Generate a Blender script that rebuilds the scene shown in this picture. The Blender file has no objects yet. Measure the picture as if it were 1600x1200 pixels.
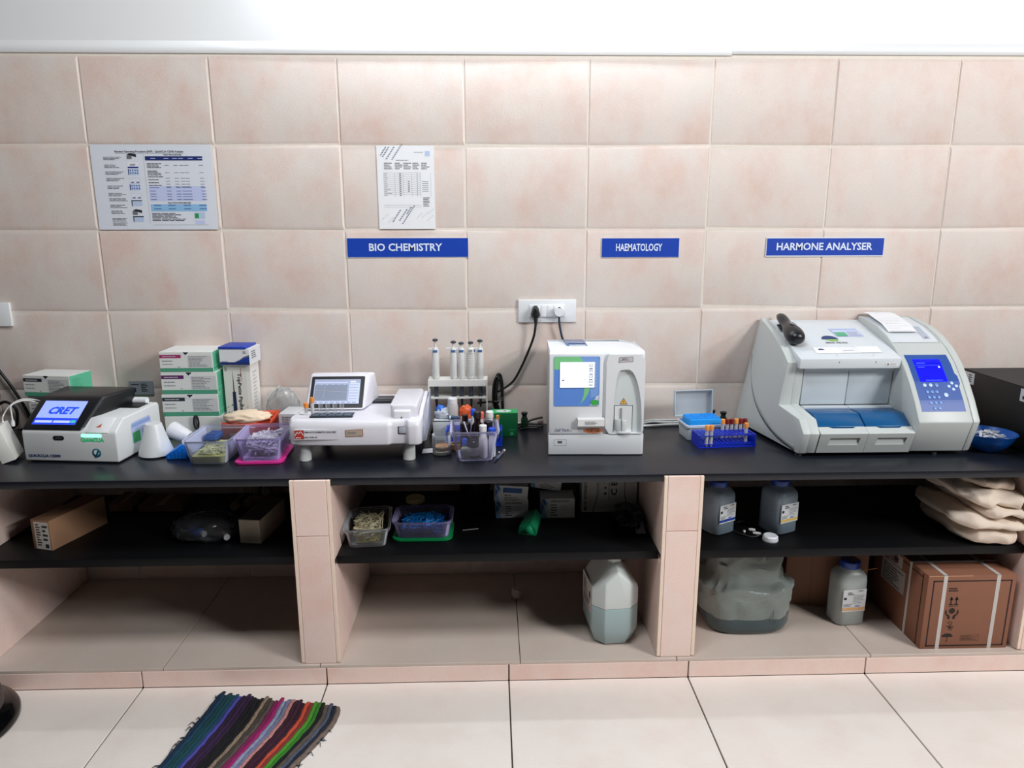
import bpy, bmesh, math, random
from mathutils import Vector, Matrix, noise

# ---------------------------------------------------------------- camera, world, lights, exposure
SC = bpy.context.scene
COL = SC.collection
R = math.radians
cam_data = bpy.data.cameras.new('camera'); cam = bpy.data.objects.new('camera', cam_data); COL.objects.link(cam)
cam_data.sensor_width = 36.0; cam_data.lens = 1135.21 / 1600 * 36.0; cam_data.clip_start = .05
_r = Vector((.9995619, -.02954221, -.00180576)); _u = Vector((.00818022, .21711346, .9761121)); _d = Vector((.02844445, .97569924, -.21726001))
cam.matrix_world = Matrix(((_r.x, _u.x, -_d.x, 1.43975), (_r.y, _u.y, -_d.y, -2.77835), (_r.z, _u.z, -_d.z, 1.48818), (0, 0, 0, 1)))
SC.camera = cam
world = bpy.data.worlds.new('world'); SC.world = world; world.use_nodes = True
world.node_tree.nodes['Background'].inputs[0].default_value = (.80, .88, 1.0, 1)
world.node_tree.nodes['Background'].inputs[1].default_value = .25

def area_light(name, loc, aim, sx, sy, power, col=(1, 1, 1)):
    l = bpy.data.lights.new(name, 'AREA'); l.shape = 'RECTANGLE'; l.size = sx; l.size_y = sy; l.energy = power; l.color = col
    o = bpy.data.objects.new(name, l); COL.objects.link(o); o.location = loc
    o.rotation_euler = (Vector(aim) - Vector(loc)).to_track_quat('-Z', 'Y').to_euler(); return o
area_light('ceiling_light_middle', (1.25, -1.7, 3.3), (1.25, -1.2, 0), 1.4, .7, 47, (.96, .985, 1.0))
area_light('ceiling_light_right', (4.6, -2.9, 3.2), (1.5, -.2, .6), .9, .45, 80, (1.0, .995, .985))
area_light('added_light_far_right', (6.4, -3.7, 3.2), (1.5, -.2, .6), 1.2, .2, 75, (1.0, .99, .98))  # added distant lamp, flattens the falloff from the right; no known fixture there
SC.view_settings.view_transform = 'Standard'; SC.view_settings.look = 'None'
SC.view_settings.gamma = 1.0; SC.view_settings.use_curve_mapping = False; SC.view_settings.exposure = -.02

# ---------------------------------------------------------------- materials
MATS = {}
def lin(h):
    h = h.lstrip('#'); c = [int(h[i:i + 2], 16) / 255 for i in (0, 2, 4)]
    return tuple((x / 12.92 if x <= .04045 else ((x + .055) / 1.055) ** 2.4) for x in c) + (1,)
def M(hexc, rough=.5, metal=0., emit=0., var=0., vscale=30., bump=0., bscale=200., clear=0., spec=.5, hex2=None):
    key = (hexc, rough, metal, emit, var, vscale, bump, bscale, clear, spec, hex2)
    if key in MATS: return MATS[key]
    m = bpy.data.materials.new('mat_' + hexc.lstrip('#')); m.use_nodes = True; nt = m.node_tree; N = nt.nodes; L = nt.links
    b = N['Principled BSDF']; out = N['Material Output']
    b.inputs['Base Color'].default_value = lin(hexc); b.inputs['Roughness'].default_value = rough
    b.inputs['Metallic'].default_value = metal; b.inputs['Specular IOR Level'].default_value = spec
    if emit: b.inputs['Emission Color'].default_value = lin(hexc); b.inputs['Emission Strength'].default_value = emit
    tc = N.new('ShaderNodeTexCoord')
    if var or hex2:
        n = N.new('ShaderNodeTexNoise'); n.inputs['Scale'].default_value = vscale; n.inputs['Detail'].default_value = 4
        L.new(tc.outputs['Object'], n.inputs['Vector'])
        mx = N.new('ShaderNodeMix'); mx.data_type = 'RGBA'
        c = lin(hexc); mx.inputs[6].default_value = c
        mx.inputs[7].default_value = lin(hex2) if hex2 else tuple(max(0, x * (1 - var)) for x in c[:3]) + (1,)
        L.new(n.outputs['Fac'], mx.inputs[0]); L.new(mx.outputs[2], b.inputs['Base Color'])
    if bump:
        n2 = N.new('ShaderNodeTexNoise'); n2.inputs['Scale'].default_value = bscale; n2.inputs['Detail'].default_value = 3
        L.new(tc.outputs['Object'], n2.inputs['Vector'])
        bp = N.new('ShaderNodeBump'); bp.inputs['Strength'].default_value = bump; bp.inputs['Distance'].default_value = .002
        L.new(n2.outputs['Fac'], bp.inputs['Height']); L.new(bp.outputs['Normal'], b.inputs['Normal'])
    if clear:   # clear plastic or glass sheet: part of the light goes straight through
        t = N.new('ShaderNodeBsdfTransparent'); t.inputs[0].default_value = tuple(.5 + .5 * x for x in lin(hexc)[:3]) + (1,)
        ms = N.new('ShaderNodeMixShader'); fr = N.new('ShaderNodeFresnel'); fr.inputs[0].default_value = 1.3
        ad = N.new('ShaderNodeMath'); ad.operation = 'ADD'; ad.use_clamp = True; ad.inputs[1].default_value = 1 - clear
        L.new(fr.outputs[0], ad.inputs[0]); L.new(ad.outputs[0], ms.inputs[0])
        L.new(t.outputs[0], ms.inputs[1]); L.new(b.outputs[0], ms.inputs[2]); L.new(ms.outputs[0], out.inputs[0])
    MATS[key] = m; return m

def tile_material(name, a, b_, c_, rough, joint_random=True, bump=.25, fleck=.10):
    m = bpy.data.materials.new(name); m.use_nodes = True; nt = m.node_tree; N = nt.nodes; L = nt.links; bs = N['Principled BSDF']
    tc = N.new('ShaderNodeTexCoord'); oi = N.new('ShaderNodeObjectInfo')
    mul = N.new('ShaderNodeVectorMath'); mul.operation = 'MULTIPLY_ADD'; mul.inputs[1].default_value = (1, 1, .75)
    cb = N.new('ShaderNodeCombineXYZ'); sc = N.new('ShaderNodeMath'); sc.operation = 'MULTIPLY'; sc.inputs[1].default_value = 37.
    L.new(oi.outputs['Random'], sc.inputs[0]); L.new(sc.outputs[0], cb.inputs[0]); L.new(sc.outputs[0], cb.inputs[2])
    L.new(tc.outputs['Object'], mul.inputs[0]); L.new(cb.outputs[0], mul.inputs[2])
    n1 = N.new('ShaderNodeTexNoise'); n1.inputs['Scale'].default_value = 5.5; n1.inputs['Detail'].default_value = 5; n1.inputs['Roughness'].default_value = .6
    n2 = N.new('ShaderNodeTexNoise'); n2.inputs['Scale'].default_value = 9; n2.inputs['Detail'].default_value = 3
    n3 = N.new('ShaderNodeTexNoise'); n3.inputs['Scale'].default_value = 260; n3.inputs['Detail'].default_value = 2
    for n in (n1, n2, n3): L.new(mul.outputs[0], n.inputs['Vector'])
    r1 = N.new('ShaderNodeMapRange'); r1.inputs[1].default_value = .42; r1.inputs[2].default_value = .70; L.new(n1.outputs['Fac'], r1.inputs[0])
    r2 = N.new('ShaderNodeMapRange'); r2.inputs[1].default_value = .40; r2.inputs[2].default_value = .70; L.new(n2.outputs['Fac'], r2.inputs[0])
    m1 = N.new('ShaderNodeMix'); m1.data_type = 'RGBA'; m1.inputs[6].default_value = lin(a); m1.inputs[7].default_value = lin(b_); L.new(r1.outputs[0], m1.inputs[0])
    m2 = N.new('ShaderNodeMix'); m2.data_type = 'RGBA'; m2.inputs[7].default_value = lin(c_); L.new(m1.outputs[2], m2.inputs[6])
    h = N.new('ShaderNodeMath'); h.operation = 'MULTIPLY'; h.inputs[1].default_value = .6; L.new(r2.outputs[0], h.inputs[0]); L.new(h.outputs[0], m2.inputs[0])
    hs = N.new('ShaderNodeHueSaturation'); L.new(m2.outputs[2], hs.inputs['Color'])
    v = N.new('ShaderNodeMapRange'); v.inputs[3].default_value = 1 - fleck; v.inputs[4].default_value = 1 + fleck; L.new(n3.outputs['Fac'], v.inputs[0]); L.new(v.outputs[0], hs.inputs['Value'])
    L.new(hs.outputs[0], bs.inputs['Base Color']); bs.inputs['Roughness'].default_value = rough; bs.inputs['Specular IOR Level'].default_value = .25
    bp = N.new('ShaderNodeBump'); bp.inputs['Strength'].default_value = bump; bp.inputs['Distance'].default_value = .0015
    ad = N.new('ShaderNodeMath'); ad.operation = 'ADD'; L.new(n3.outputs['Fac'], ad.inputs[0]); L.new(n2.outputs['Fac'], ad.inputs[1])
    L.new(ad.outputs[0], bp.inputs['Height']); L.new(bp.outputs['Normal'], bs.inputs['Normal']); return m

# ---------------------------------------------------------------- mesh helpers
class MB:
    def __init__(s): s.v = []; s.f = []; s.m = []
    def add(s, vs, fs, mat=0):
        n = len(s.v); s.v += [tuple(p) for p in vs]; s.f += [tuple(i + n for i in f) for f in fs]; s.m += [mat] * len(fs); return s
    def box(s, x0, y0, z0, x1, y1, z1, mat=0):
        return s.add([(x0, y0, z0), (x1, y0, z0), (x1, y1, z0), (x0, y1, z0), (x0, y0, z1), (x1, y0, z1), (x1, y1, z1), (x0, y1, z1)],
                     [(0, 3, 2, 1), (4, 5, 6, 7), (0, 1, 5, 4), (1, 2, 6, 5), (2, 3, 7, 6), (3, 0, 4, 7)], mat)
    def prism(s, pts, a, b, axis='x', mat=0):   # polygon in the two other axes (y,z | x,z | x,y), extruded from a to b
        def P(p, t): return (t, p[0], p[1]) if axis == 'x' else ((p[0], t, p[1]) if axis == 'y' else (p[0], p[1], t))
        n = len(pts); vs = [P(p, a) for p in pts] + [P(p, b) for p in pts]
        return s.add(vs, [tuple(range(n))[::-1], tuple(range(n, 2 * n))] + [(i, (i + 1) % n, (i + 1) % n + n, i + n) for i in range(n)], mat)
    def loft(s, rings, mat=0, cap=True, close=True):
        n = len(rings[0]); vs = [p for r in rings for p in r]; fs = []
        for k in range(len(rings) - 1):
            for i in range(n if close else n - 1): fs.append((k * n + i, k * n + (i + 1) % n, (k + 1) * n + (i + 1) % n, (k + 1) * n + i))
        if cap: fs += [tuple(range(n))[::-1], tuple(range((len(rings) - 1) * n, len(rings) * n))]
        return s.add(vs, fs, mat)
    def lathe(s, prof, c=(0, 0, 0), seg=24, mat=0, sx=1, sy=1, cap=True):
        return s.loft([[(c[0] + r * sx * math.cos(2 * math.pi * i / seg), c[1] + r * sy * math.sin(2 * math.pi * i / seg), c[2] + z) for i in range(seg)] for r, z in prof], mat, cap)
    def tube(s, pts, r, seg=8, mat=0, flat=1.0):
        pts = [Vector(p) for p in pts]; rings = []; up = None
        for i, p in enumerate(pts):
            t = (pts[min(i + 1, len(pts) - 1)] - pts[max(i - 1, 0)]).normalized()
            if up is None: up = Vector((0, 0, 1)) if abs(t.z) < .9 else Vector((1, 0, 0))
            a = t.cross(up).normalized(); b = a.cross(t).normalized(); up = b
            rr = r[i] if isinstance(r, (list, tuple)) else r
            rings.append([p + a * (rr * math.cos(2 * math.pi * k / seg)) + b * (rr * flat * math.sin(2 * math.pi * k / seg)) for k in range(seg)])
        return s.loft(rings, mat)
    def quad(s, a, b, c, d, mat=0): return s.add([a, b, c, d], [(0, 1, 2, 3)], mat)
    def build(s, name, mats, parent=None, bevel=0., seg=2, smooth=35, loc=None, rot=None, solid=0., sub=0):
        me = bpy.data.meshes.new(name); me.from_pydata(s.v, [], s.f)
        for p, k in zip(me.polygons, s.m): p.material_index = k
        bm = bmesh.new(); bm.from_mesh(me)
        if not solid: bmesh.ops.recalc_face_normals(bm, faces=bm.faces)
        if bevel:
            es = [e for e in bm.edges if len(e.link_faces) == 2 and e.calc_face_angle(0) > R(28)]
            bmesh.ops.bevel(bm, geom=es, offset=bevel, segments=seg, profile=.5, affect='EDGES', clamp_overlap=True)
        bm.to_mesh(me); bm.free()
        for m in (mats if isinstance(mats, (list, tuple)) else [mats]): me.materials.append(m)
        if smooth:
            me.shade_smooth()
            if smooth < 180: me.set_sharp_from_angle(angle=R(smooth))
        o = bpy.data.objects.new(name, me); COL.objects.link(o)
        if parent: o.parent = parent
        if loc: o.location = loc
        if rot: o.rotation_euler = rot
        if solid:
            md = o.modifiers.new('wall', 'SOLIDIFY'); md.thickness = solid; md.offset = -1
        if sub:
            md = o.modifiers.new('smooth', 'SUBSURF'); md.levels = sub; md.render_levels = sub
        return o
def thing(name, label, cat, loc=(0, 0, 0), rz=0., group=None, rot=None):
    o = bpy.data.objects.new(name, None); COL.objects.link(o); o.location = loc; o.rotation_euler = rot or (0, 0, R(rz))
    o['label'] = label; o['category'] = cat
    if group: o['group'] = group
    return o
def tag(o, label, cat, group=None):
    o['label'] = label; o['category'] = cat
    if group: o['group'] = group
    return o
def struct(o): o['kind'] = 'structure'; return o
def copy_thing(src, label, loc=None, rot=None, group=None):
    c = src.copy(); COL.objects.link(c); c['label'] = label
    if group: c['group'] = group
    if loc is not None: c.location = loc
    if rot is not None: c.rotation_euler = rot
    for ch in src.children:
        k = ch.copy(); COL.objects.link(k); k.parent = c
        for g in ch.children:
            q = g.copy(); COL.objects.link(q); q.parent = k
    return c
def rrect(x0, y0, x1, y1, r, n=4):
    pts = []
    for cx, cy, a in ((x1 - r, y1 - r, 0), (x0 + r, y1 - r, 90), (x0 + r, y0 + r, 180), (x1 - r, y0 + r, 270)):
        for k in range(n + 1): t = R(a + 90 * k / n); pts.append((cx + r * math.cos(t), cy + r * math.sin(t)))
    return pts
def smooth_path(pts, n=6):
    P = [Vector(p) for p in pts]; P = [P[0] * 2 - P[1]] + P + [P[-1] * 2 - P[-2]]; out = []
    for i in range(1, len(P) - 2):
        a, b, c, d = P[i - 1:i + 3]
        for k in range(n):
            t = k / n
            out.append(.5 * ((2 * b) + (c - a) * t + (2 * a - 5 * b + 4 * c - d) * t * t + (3 * b - a - 3 * c + d) * t ** 3))
    return out + [P[-2]]

TXT = {}
def text_mesh(s, bold):
    k = (s, bold)
    if k in TXT: return TXT[k]
    cu = bpy.data.curves.new('t', 'FONT'); cu.body = s; cu.size = 1.0; cu.resolution_u = 2; cu.offset = .045 if bold == 2 else .022 if bold else 0
    o = bpy.data.objects.new('t', cu); COL.objects.link(o); bpy.context.view_layer.update()
    me = o.evaluated_get(bpy.context.evaluated_depsgraph_get()).to_mesh()
    vs = [(v.co.x, v.co.y) for v in me.vertices]; fs = [tuple(p.vertices) for p in me.polygons]
    bpy.data.objects.remove(o); bpy.data.curves.remove(cu)
    xs = [p[0] for p in vs] or [0, 1]; x0, x1 = min(xs), max(xs)
    TXT[k] = ([(x - x0, y) for x, y in vs], fs, x1 - x0); return TXT[k]
class Print:
    """flat print on a face: origin, right and up directions in the parent's space"""
    def __init__(s, o, ux, uy, eps=.0004):
        s.o = Vector(o); s.ux = Vector(ux).normalized(); s.uy = Vector(uy).normalized(); s.n = s.ux.cross(s.uy); s.mb = MB(); s.mats = []; s.eps = eps
    def mi(s, m):
        if m not in s.mats: s.mats.append(m)
        return s.mats.index(m)
    def P(s, x, y, k): return s.o + s.ux * x + s.uy * y + s.n * (s.eps * (1 + k))
    def poly(s, m, pts, k=0): s.mb.add([s.P(x, y, k) for x, y in pts], [tuple(range(len(pts)))], s.mi(m)); return s
    def rect(s, m, x, y, w, h, k=0): return s.poly(m, [(x, y), (x + w, y), (x + w, y + h), (x, y + h)], k)
    def disc(s, m, x, y, r, k=0, ry=None, a0=0, a1=360, n=20):
        return s.poly(m, [(x + r * math.cos(R(a0 + (a1 - a0) * i / n)), y + (ry or r) * math.sin(R(a0 + (a1 - a0) * i / n))) for i in range(n if a1 - a0 >= 360 else n + 1)], k)
    def frame(s, m, x, y, w, h, t, k=0):
        s.rect(m, x, y, w, t, k); s.rect(m, x, y + h - t, w, t, k); s.rect(m, x, y, t, h, k); return s.rect(m, x + w - t, y, t, h, k)
    def line(s, m, x0, y0, x1, y1, t, k=0):
        d = Vector((x1 - x0, y1 - y0)); q = Vector((-d.y, d.x)).normalized() * t / 2
        return s.poly(m, [(x0 - q.x, y0 - q.y), (x1 - q.x, y1 - q.y), (x1 + q.x, y1 + q.y), (x0 + q.x, y0 + q.y)], k)
    def text(s, m, t, x, y, h, w=None, k=1, bold=True, ang=0, center=False, slant=0):
        vs, fs, W = text_mesh(t, bold); sy = h / .70; sx = (w / W) if w else sy
        ox = -W * sx / 2 if center else 0; c, sn = math.cos(R(ang)), math.sin(R(ang)); mi = s.mi(m); out = []
        for a, b in vs:
            a2, b2 = a * sx + ox + slant * b * sy, b * sy; out.append(s.P(x + a2 * c - b2 * sn, y + a2 * sn + b2 * c, k))
        s.mb.add(out, fs, mi); return s
    def bars(s, m, x, y, w, h, n, seed=0, k=0, fill=.5, words=4):   # rows of print too small to read
        rnd = random.Random(seed); dy = h / n
        for i in range(n):
            yy = y + h - (i + 1) * dy + dy * (1 - fill) / 2; xx = x; end = x + w * rnd.uniform(.55, 1)
            while xx < end - w * .03:
                ww = min(end - xx, w / words * rnd.uniform(.5, 1.3)); s.rect(m, xx, yy, ww, dy * fill, k); xx += ww + w * .025
        return s
    def build(s, name, parent):
        me = bpy.data.meshes.new(name); me.from_pydata([tuple(p) for p in s.mb.v], [], s.mb.f)
        for p, k in zip(me.polygons, s.mb.m): p.material_index = k
        for m in s.mats: me.materials.append(m)
        o = bpy.data.objects.new(name, me); COL.objects.link(o); o.parent = parent; return o
def blob(name, mat, c, rad, amp, freq, seed, parent=None, sub=4, flat=None, ridged=False, clampz=None):
    bm = bmesh.new(); bmesh.ops.create_icosphere(bm, subdivisions=sub, radius=1)
    for v in bm.verts:
        p = v.co.normalized(); q = p * freq + Vector((seed * 7.3, seed * 3.1, seed * 1.7))
        n = noise.fractal(q, .9, 2.0, 4)
        if ridged: n = (1 - 2 * abs(noise.noise(q))) * .7 + .4 * n
        d = p * (1 + amp * n)
        v.co = Vector((d.x * rad[0], d.y * rad[1], d.z * rad[2]))
        if clampz is not None and v.co.z < clampz: v.co.z = clampz
    me = bpy.data.meshes.new(name); bm.to_mesh(me); bm.free(); me.materials.append(mat); me.shade_smooth()
    o = bpy.data.objects.new(name, me); COL.objects.link(o); o.location = c
    if parent: o.parent = parent
    return o

T, S, P = .709, .433, .0695         # heights of worktop, shelves and plinth
WHITE = M('#e9ebee', .35); OFFW = M('#d9dddc', .45, bump=.05, bscale=600); INK = M('#23262c', .6); INKB = M('#1c2f86', .6); GREYINK = M('#6b7078', .6)
BLACK = M('#101114', .4); PAPER = M('#eef0f4', .7, var=.04); CABLE = M('#0d0e10', .45); WCABLE = M('#d5d6d4', .5)
CLEAR = M('#e8ecf4', .12, clear=.80); FROST = M('#dfe3f2', .35, clear=.62); FROSTV = M('#d3d0f0', .3, clear=.66); GLASS = M('#f2f6f8', .03, clear=.90)

# ---------------------------------------------------------------- room shell
TILE = tile_material('wall_tile', '#e0d4cd', '#dabfb4', '#dad4cf', .45)
TILE2 = tile_material('plain_tile', '#f5dbd1', '#efcbbf', '#f2e0d7', .45, bump=.12)
FLOORT = tile_material('floor_tile', '#f2e8e1', '#ecdfd7', '#f0e8e2', .28, bump=.06, fleck=.04)
GROUT = M('#efe6da', .8, var=.15, vscale=60); DGROUT = M('#54483f', .9, var=.3, vscale=40); PLAST = M('#eef0f2', .55, bump=.15, bscale=25)
EDGE = M('#fbe4d2', .5, var=.10, vscale=50)

wall = struct(MB().box(-2.7, -.0034, 0, 8.2, .12, 2.0738).build('wall_back', GROUT))
def pillow(w, h, d=.0042, b=.014, g=.0012, bx=.0045):
    m = MB(); x, z = w / 2 - g, h / 2 - g; rings = []
    for ins, y in ((0, .002), (0, -.0005), (b * .35, -d * .55), (b, -d)):
        ix = ins * bx / b; rings.append([(-x + ix, y, -z + ins), (x - ix, y, -z + ins), (x - ix, y, z - ins), (-x + ix, y, z - ins)])
    return m.loft(rings)
W, H, Z0 = .45, .3, 2.0627
proto = pillow(W, H).build('tile', TILE, wall, smooth=30)
shortp = pillow(W, .2627 - P).build('tile', TILE, wall, smooth=30)
rnd = random.Random(4); first = {}
for row in range(7):
    for c in range(-6, 18):
        src = shortp if row == 6 else proto
        o = src if src.name not in first else src.copy()
        if src.name in first: COL.objects.link(o); o.parent = wall
        first[src.name] = 1
        zc = Z0 - H * (row + .5) if row < 6 else (.2627 + P) / 2
        o.location = (W * (c + .5), -.001 - rnd.uniform(0, .0022), zc)
        o.rotation_euler = (R(rnd.uniform(-.35, .35)), 0, R(rnd.uniform(-.3, .3)))
        o.name = 'tile'
up = struct(MB().box(-2.7, -.0055, 2.074, 8.2, .12, 3.4).build('wall_upper', PLAST))
tr = MB(); tr.prism([(-.005, 2.070), (-.0085, 2.0685), (-.013, 2.080), (-.012, 2.090), (-.005, 2.112)], -2.7, 2.31, 'x')
struct(tr.build('trim_1', PLAST, bevel=.002))
tr = MB(); tr.prism([(-.005, 2.074), (-.0095, 2.0735), (-.014, 2.084), (-.013, 2.094), (-.005, 2.114)], 2.31, 8.2, 'x')
struct(tr.build('trim_2', PLAST, bevel=.002))
floor = struct(MB().box(-2.7, -5.5, -.1, 8.2, .12, -.006).build('floor', DGROUT))
fp = None
for c in range(-4, 9):
    for k in range(6):
        y1 = -.632 - .6 * k
        if fp is None:
            fp = MB().box(-.2978, -.2978, -.006, .2978, .2978, 0).build('tile', FLOORT, floor, bevel=.0012, seg=1); o = fp
        else: o = fp.copy(); COL.objects.link(o); o.parent = floor
        o.location = (.2901 + .6 * c + .3, y1 - .3, 0)
LIGHTW = M('#454648', .8)
struct(MB().box(-2.7, -5.5, 3.4, 8.2, .12, 3.5).build('ceiling', LIGHTW))
struct(MB().box(-2.82, -5.5, 0, -2.7, .12, 3.4).build('wall_left', LIGHTW))
struct(MB().box(8.2, -5.5, 0, 8.32, .12, 3.4).build('wall_right', LIGHTW))
struct(MB().box(-2.82, -5.62, 0, 8.32, -5.5, 3.4).build('wall_front', LIGHTW))
# fluorescent batten on the upper wall, just above the picture
tl = thing('tube_light', 'white fluorescent batten lamp on the upper wall above the signs', 'lamp', (1.48, -.006, 2.43))
MB().box(-.77, -.040, -.022, .77, 0, .022).build('batten', PLAST, tl, bevel=.003)
o = MB().lathe([(.001, -.75), (.014, -.75), (.014, .75), (.001, .75)], seg=16).build('tube', M('#eef6ff', .4, emit=62.), tl, loc=(0, -.062, -.010), rot=(0, R(90), 0))
for s_ in (-1, 1): MB().box(-.006, -.066, -.016, .006, -.0402, -.004).build('end_socket', PLAST, tl, loc=(.762 * s_, 0, 0), bevel=.002)
# plinth with riser tiles and top tiles
plinth = struct(MB().box(-2.7, -.626, 0, 8.2, -.006, P - .008).build('plinth', DGROUT))
q = None
for c in range(-3, 8):
    if q is None: q = MB().box(.0022, -.008, .0, .5978, 0, P - .012).build('tile', TILE2, plinth, bevel=.001, seg=1); o = q
    else: o = q.copy(); COL.objects.link(o); o.parent = plinth
    o.location = (.2901 + .6 * c, -.6262, .0008)
cuts = [-2.7, -1.7, -.24, .361, .87, 1.528, 2.05, 2.705, 3.3, 3.9, 5.0, 8.2]
for a, b in zip(cuts, cuts[1:]):
    MB().box(a + .0012, -.633, P - .011, b - .0012, -.008, P).build('tile', tile_material('plinth_tile', '#cfc0b6', '#c9b8ad', '#cabfb6', .35, bump=.08, fleck=.06) if a < -2 else bpy.data.materials['plinth_tile'], plinth, bevel=.001, seg=1)
# tiled pillars
for x0, x1 in ((-.336, -.210), (.808, .934), (1.984, 2.110), (3.212, 3.338)):
    pl = struct(MB().box(x0 + .011, -.612, P, x1 - .011, -.01, T - .026).build('pillar', DGROUT))
    zt = T - .004
    for za, zb in ((P + .001, .5185), (.5205, zt)):
        MB().box(x0 + .0125, -.623, za, x1 - .0125, -.612, zb).build('tile', TILE2, pl, bevel=.001, seg=1)
    for xa, xb in ((x0, x0 + .0115), (x1 - .0115, x1)):
        MB().box(xa, -.6225, P + .003, xb, -.612, zt).build('edge_strip', EDGE, pl, bevel=.001, seg=1)
        for za, zb in ((P + .001, S - .0292), (S + .001, T - .0265)):
            MB().box(xa, -.6115, za, xb, -.012, zb).build('side_tile', TILE2, pl)
# worktop and shelf boards
STONE = M('#11141b', .30, hex2='#1a1e28', vscale=18, bump=.06, bscale=60)
STONE2 = M('#07080a', .5, hex2='#0b0c0f', vscale=20, spec=.25)
wt = thing('worktop', 'long black stone worktop running the whole length of the tiled wall', 'worktop', (0, 0, T))
MB().box(-2.69, -.611, -.025, 8.19, -.0055, 0).build('slab', STONE, wt, bevel=.0015)
for a, b, l in ((-.210, .808, 'dark shelf board in the left bay holding a long brown carton and plastic bag'), (.934, 1.984, 'dark shelf board in the middle bay under two open tubs'), (2.110, 3.212, 'dark shelf board in the right bay under two blue capped bottles')):
    tag(MB().box(a + .0005, -.583, -.028, b - .0005, -.0055, 0).build('shelf', STONE2, bevel=.001, loc=(0, 0, S)), l, 'shelf')
# ---------------------------------------------------------------- things on the wall
BLUE = M('#0b3fae', .45); GREEN = M('#1f9a4e', .5); RED = M('#c03a2c', .5)
def wall_print(name, w, h, x, z, mat, label, cat, y=-.0085, th=.0012, rz=0, bev=0):
    o = MB().box(0, -th, 0, w, 0, h).build(name, mat, loc=(x, y, z), bevel=bev); o.rotation_euler = (0, R(rz), 0)
    return tag(o, label, cat)
LAM = M('#dfe4ee', .12)
po = wall_print('procedure_poster', .430, .299, .008, 1.4645, LAM, 'laminated landscape procedure sheet with tables and small pictures on the wall', 'poster')
p = Print((0, -.0012, 0), (1, 0, 0), (0, 0, 1)); f = lambda u: u * .430; g = lambda v: (1 - v) * .299
NAVY = M('#1d2f6e', .5); LBL = M('#c3cdf0', .5); SKY = M('#8fbfe6', .5); PALE = M('#b9cbe8', .5)
p.text(INK, 'Standard Operating Procedure (SOP) - QuickCLIA C2000 Analyser', f(.20), g(.092), .0062, f(.57)); p.rect(INK, f(.20), g(.103), f(.57), .0008)
p.rect(NAVY, f(.445), g(.185), f(.475), .0145); p.text(INK, 'TEST PROCEDURE', f(.60), g(.128), .0045, f(.15))
for u in (.49, .60, .67, .72, .80, .88): p.rect(LBL, f(u), g(.165), f(.04), .002, 1)
for i, v in enumerate((.215, .30, .365, .40, .435, .465)):
    p.bars(INK, f(.455), g(v + (.06 if i < 2 else .018)), f(.13), .06 * .299 if i < 2 else .005, 4 if i < 2 else 1, i)
    for u in (.60, .675, .725, .765, .885): p.rect(GREYINK, f(u), g(v + .03), f(.035), .0017)
p.rect(LBL, f(.452), g(.66), f(.465), .175 * .299)
for i, v in enumerate((.505, .545, .58, .61, .645)):
    for u in (.46, .60, .68, .73, .77, .89): p.rect(INKB, f(u), g(v), f(.04 if u != .46 else .05 + .03 * (i == 0)), .0017, 1)
p.text(INK, 'DILUTION PROCEDURE', f(.60), g(.69), .0048, f(.19)); p.rect(SKY, f(.452), g(.782), f(.47), .085 * .299)
for u in (.48, .60, .73, .86):
    for v in (.715, .755): p.rect(INKB, f(u), g(v), f(.06), .002, 1)
p.bars(INK, f(.455), g(.90), f(.30), .030, 6, 3); p.rect(GREYINK, f(.455), g(.945), f(.47), .0007)
p.rect(PALE, f(.81), g(.87), f(.09), .022); p.rect(GREEN, f(.815), g(.865), f(.033), .017, 1); p.rect(LBL, f(.815), g(.935), f(.08), .013)
for i, v in enumerate((.14, .23, .31, .385, .475, .56, .62, .70, .77, .86, .91)):
    p.bars(INK, f(.10 + .002 * i), g(v + .045), f(.155), .013, 3, 20 + i, fill=.42)
for v, k in ((.10, 0), (.205, 1), (.285, 2), (.385, 3), (.465, 2), (.565, 3), (.65, 4), (.755, 0), (.84, 4)):
    x = f(.295); hh = .068 * .299
    if k == 0: p.poly(INK, [(x, g(v) - hh * .3), (x + .012, g(v)), (x + .034, g(v) - hh * .2), (x + .034, g(v) - hh * .7)]); p.rect(GREYINK, x, g(v) - hh, .018, hh * .6, 1)
    elif k == 1: p.rect(WHITE, x, g(v) - hh, .038, hh); p.rect(INKB, x, g(v) - hh, .038, hh * .22, 1); p.text(INKB, 'CRET', x + .008, g(v) - hh * .6, .006)
    elif k == 2:
        p.rect(PALE, x, g(v) - hh, .038, hh); p.rect(INKB, x, g(v) - hh, .003, hh, 1)
        for a in range(4):
            for b in (.22, .68): p.disc(INKB, x + .008 + a * .0085, g(v) - hh * b, .0023, 1, n=8)
    elif k == 3: p.frame(PALE, x, g(v) - hh, .038, hh, .001); p.rect(INKB, x + .006, g(v) - hh * .9, .010, .003); p.rect(INKB, x + .025, g(v) - hh * .9, .010, .003)
    else: p.rect(PALE, x, g(v) - hh, .038, hh); p.rect(INK, x, g(v) - hh * .16, .038, hh * .16, 1); p.rect(INK, x, g(v) - hh, .003, hh, 1)
p.rect(GREYINK, f(.432), g(.93), .0006, f(.57)); p.build('print', po)

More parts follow.
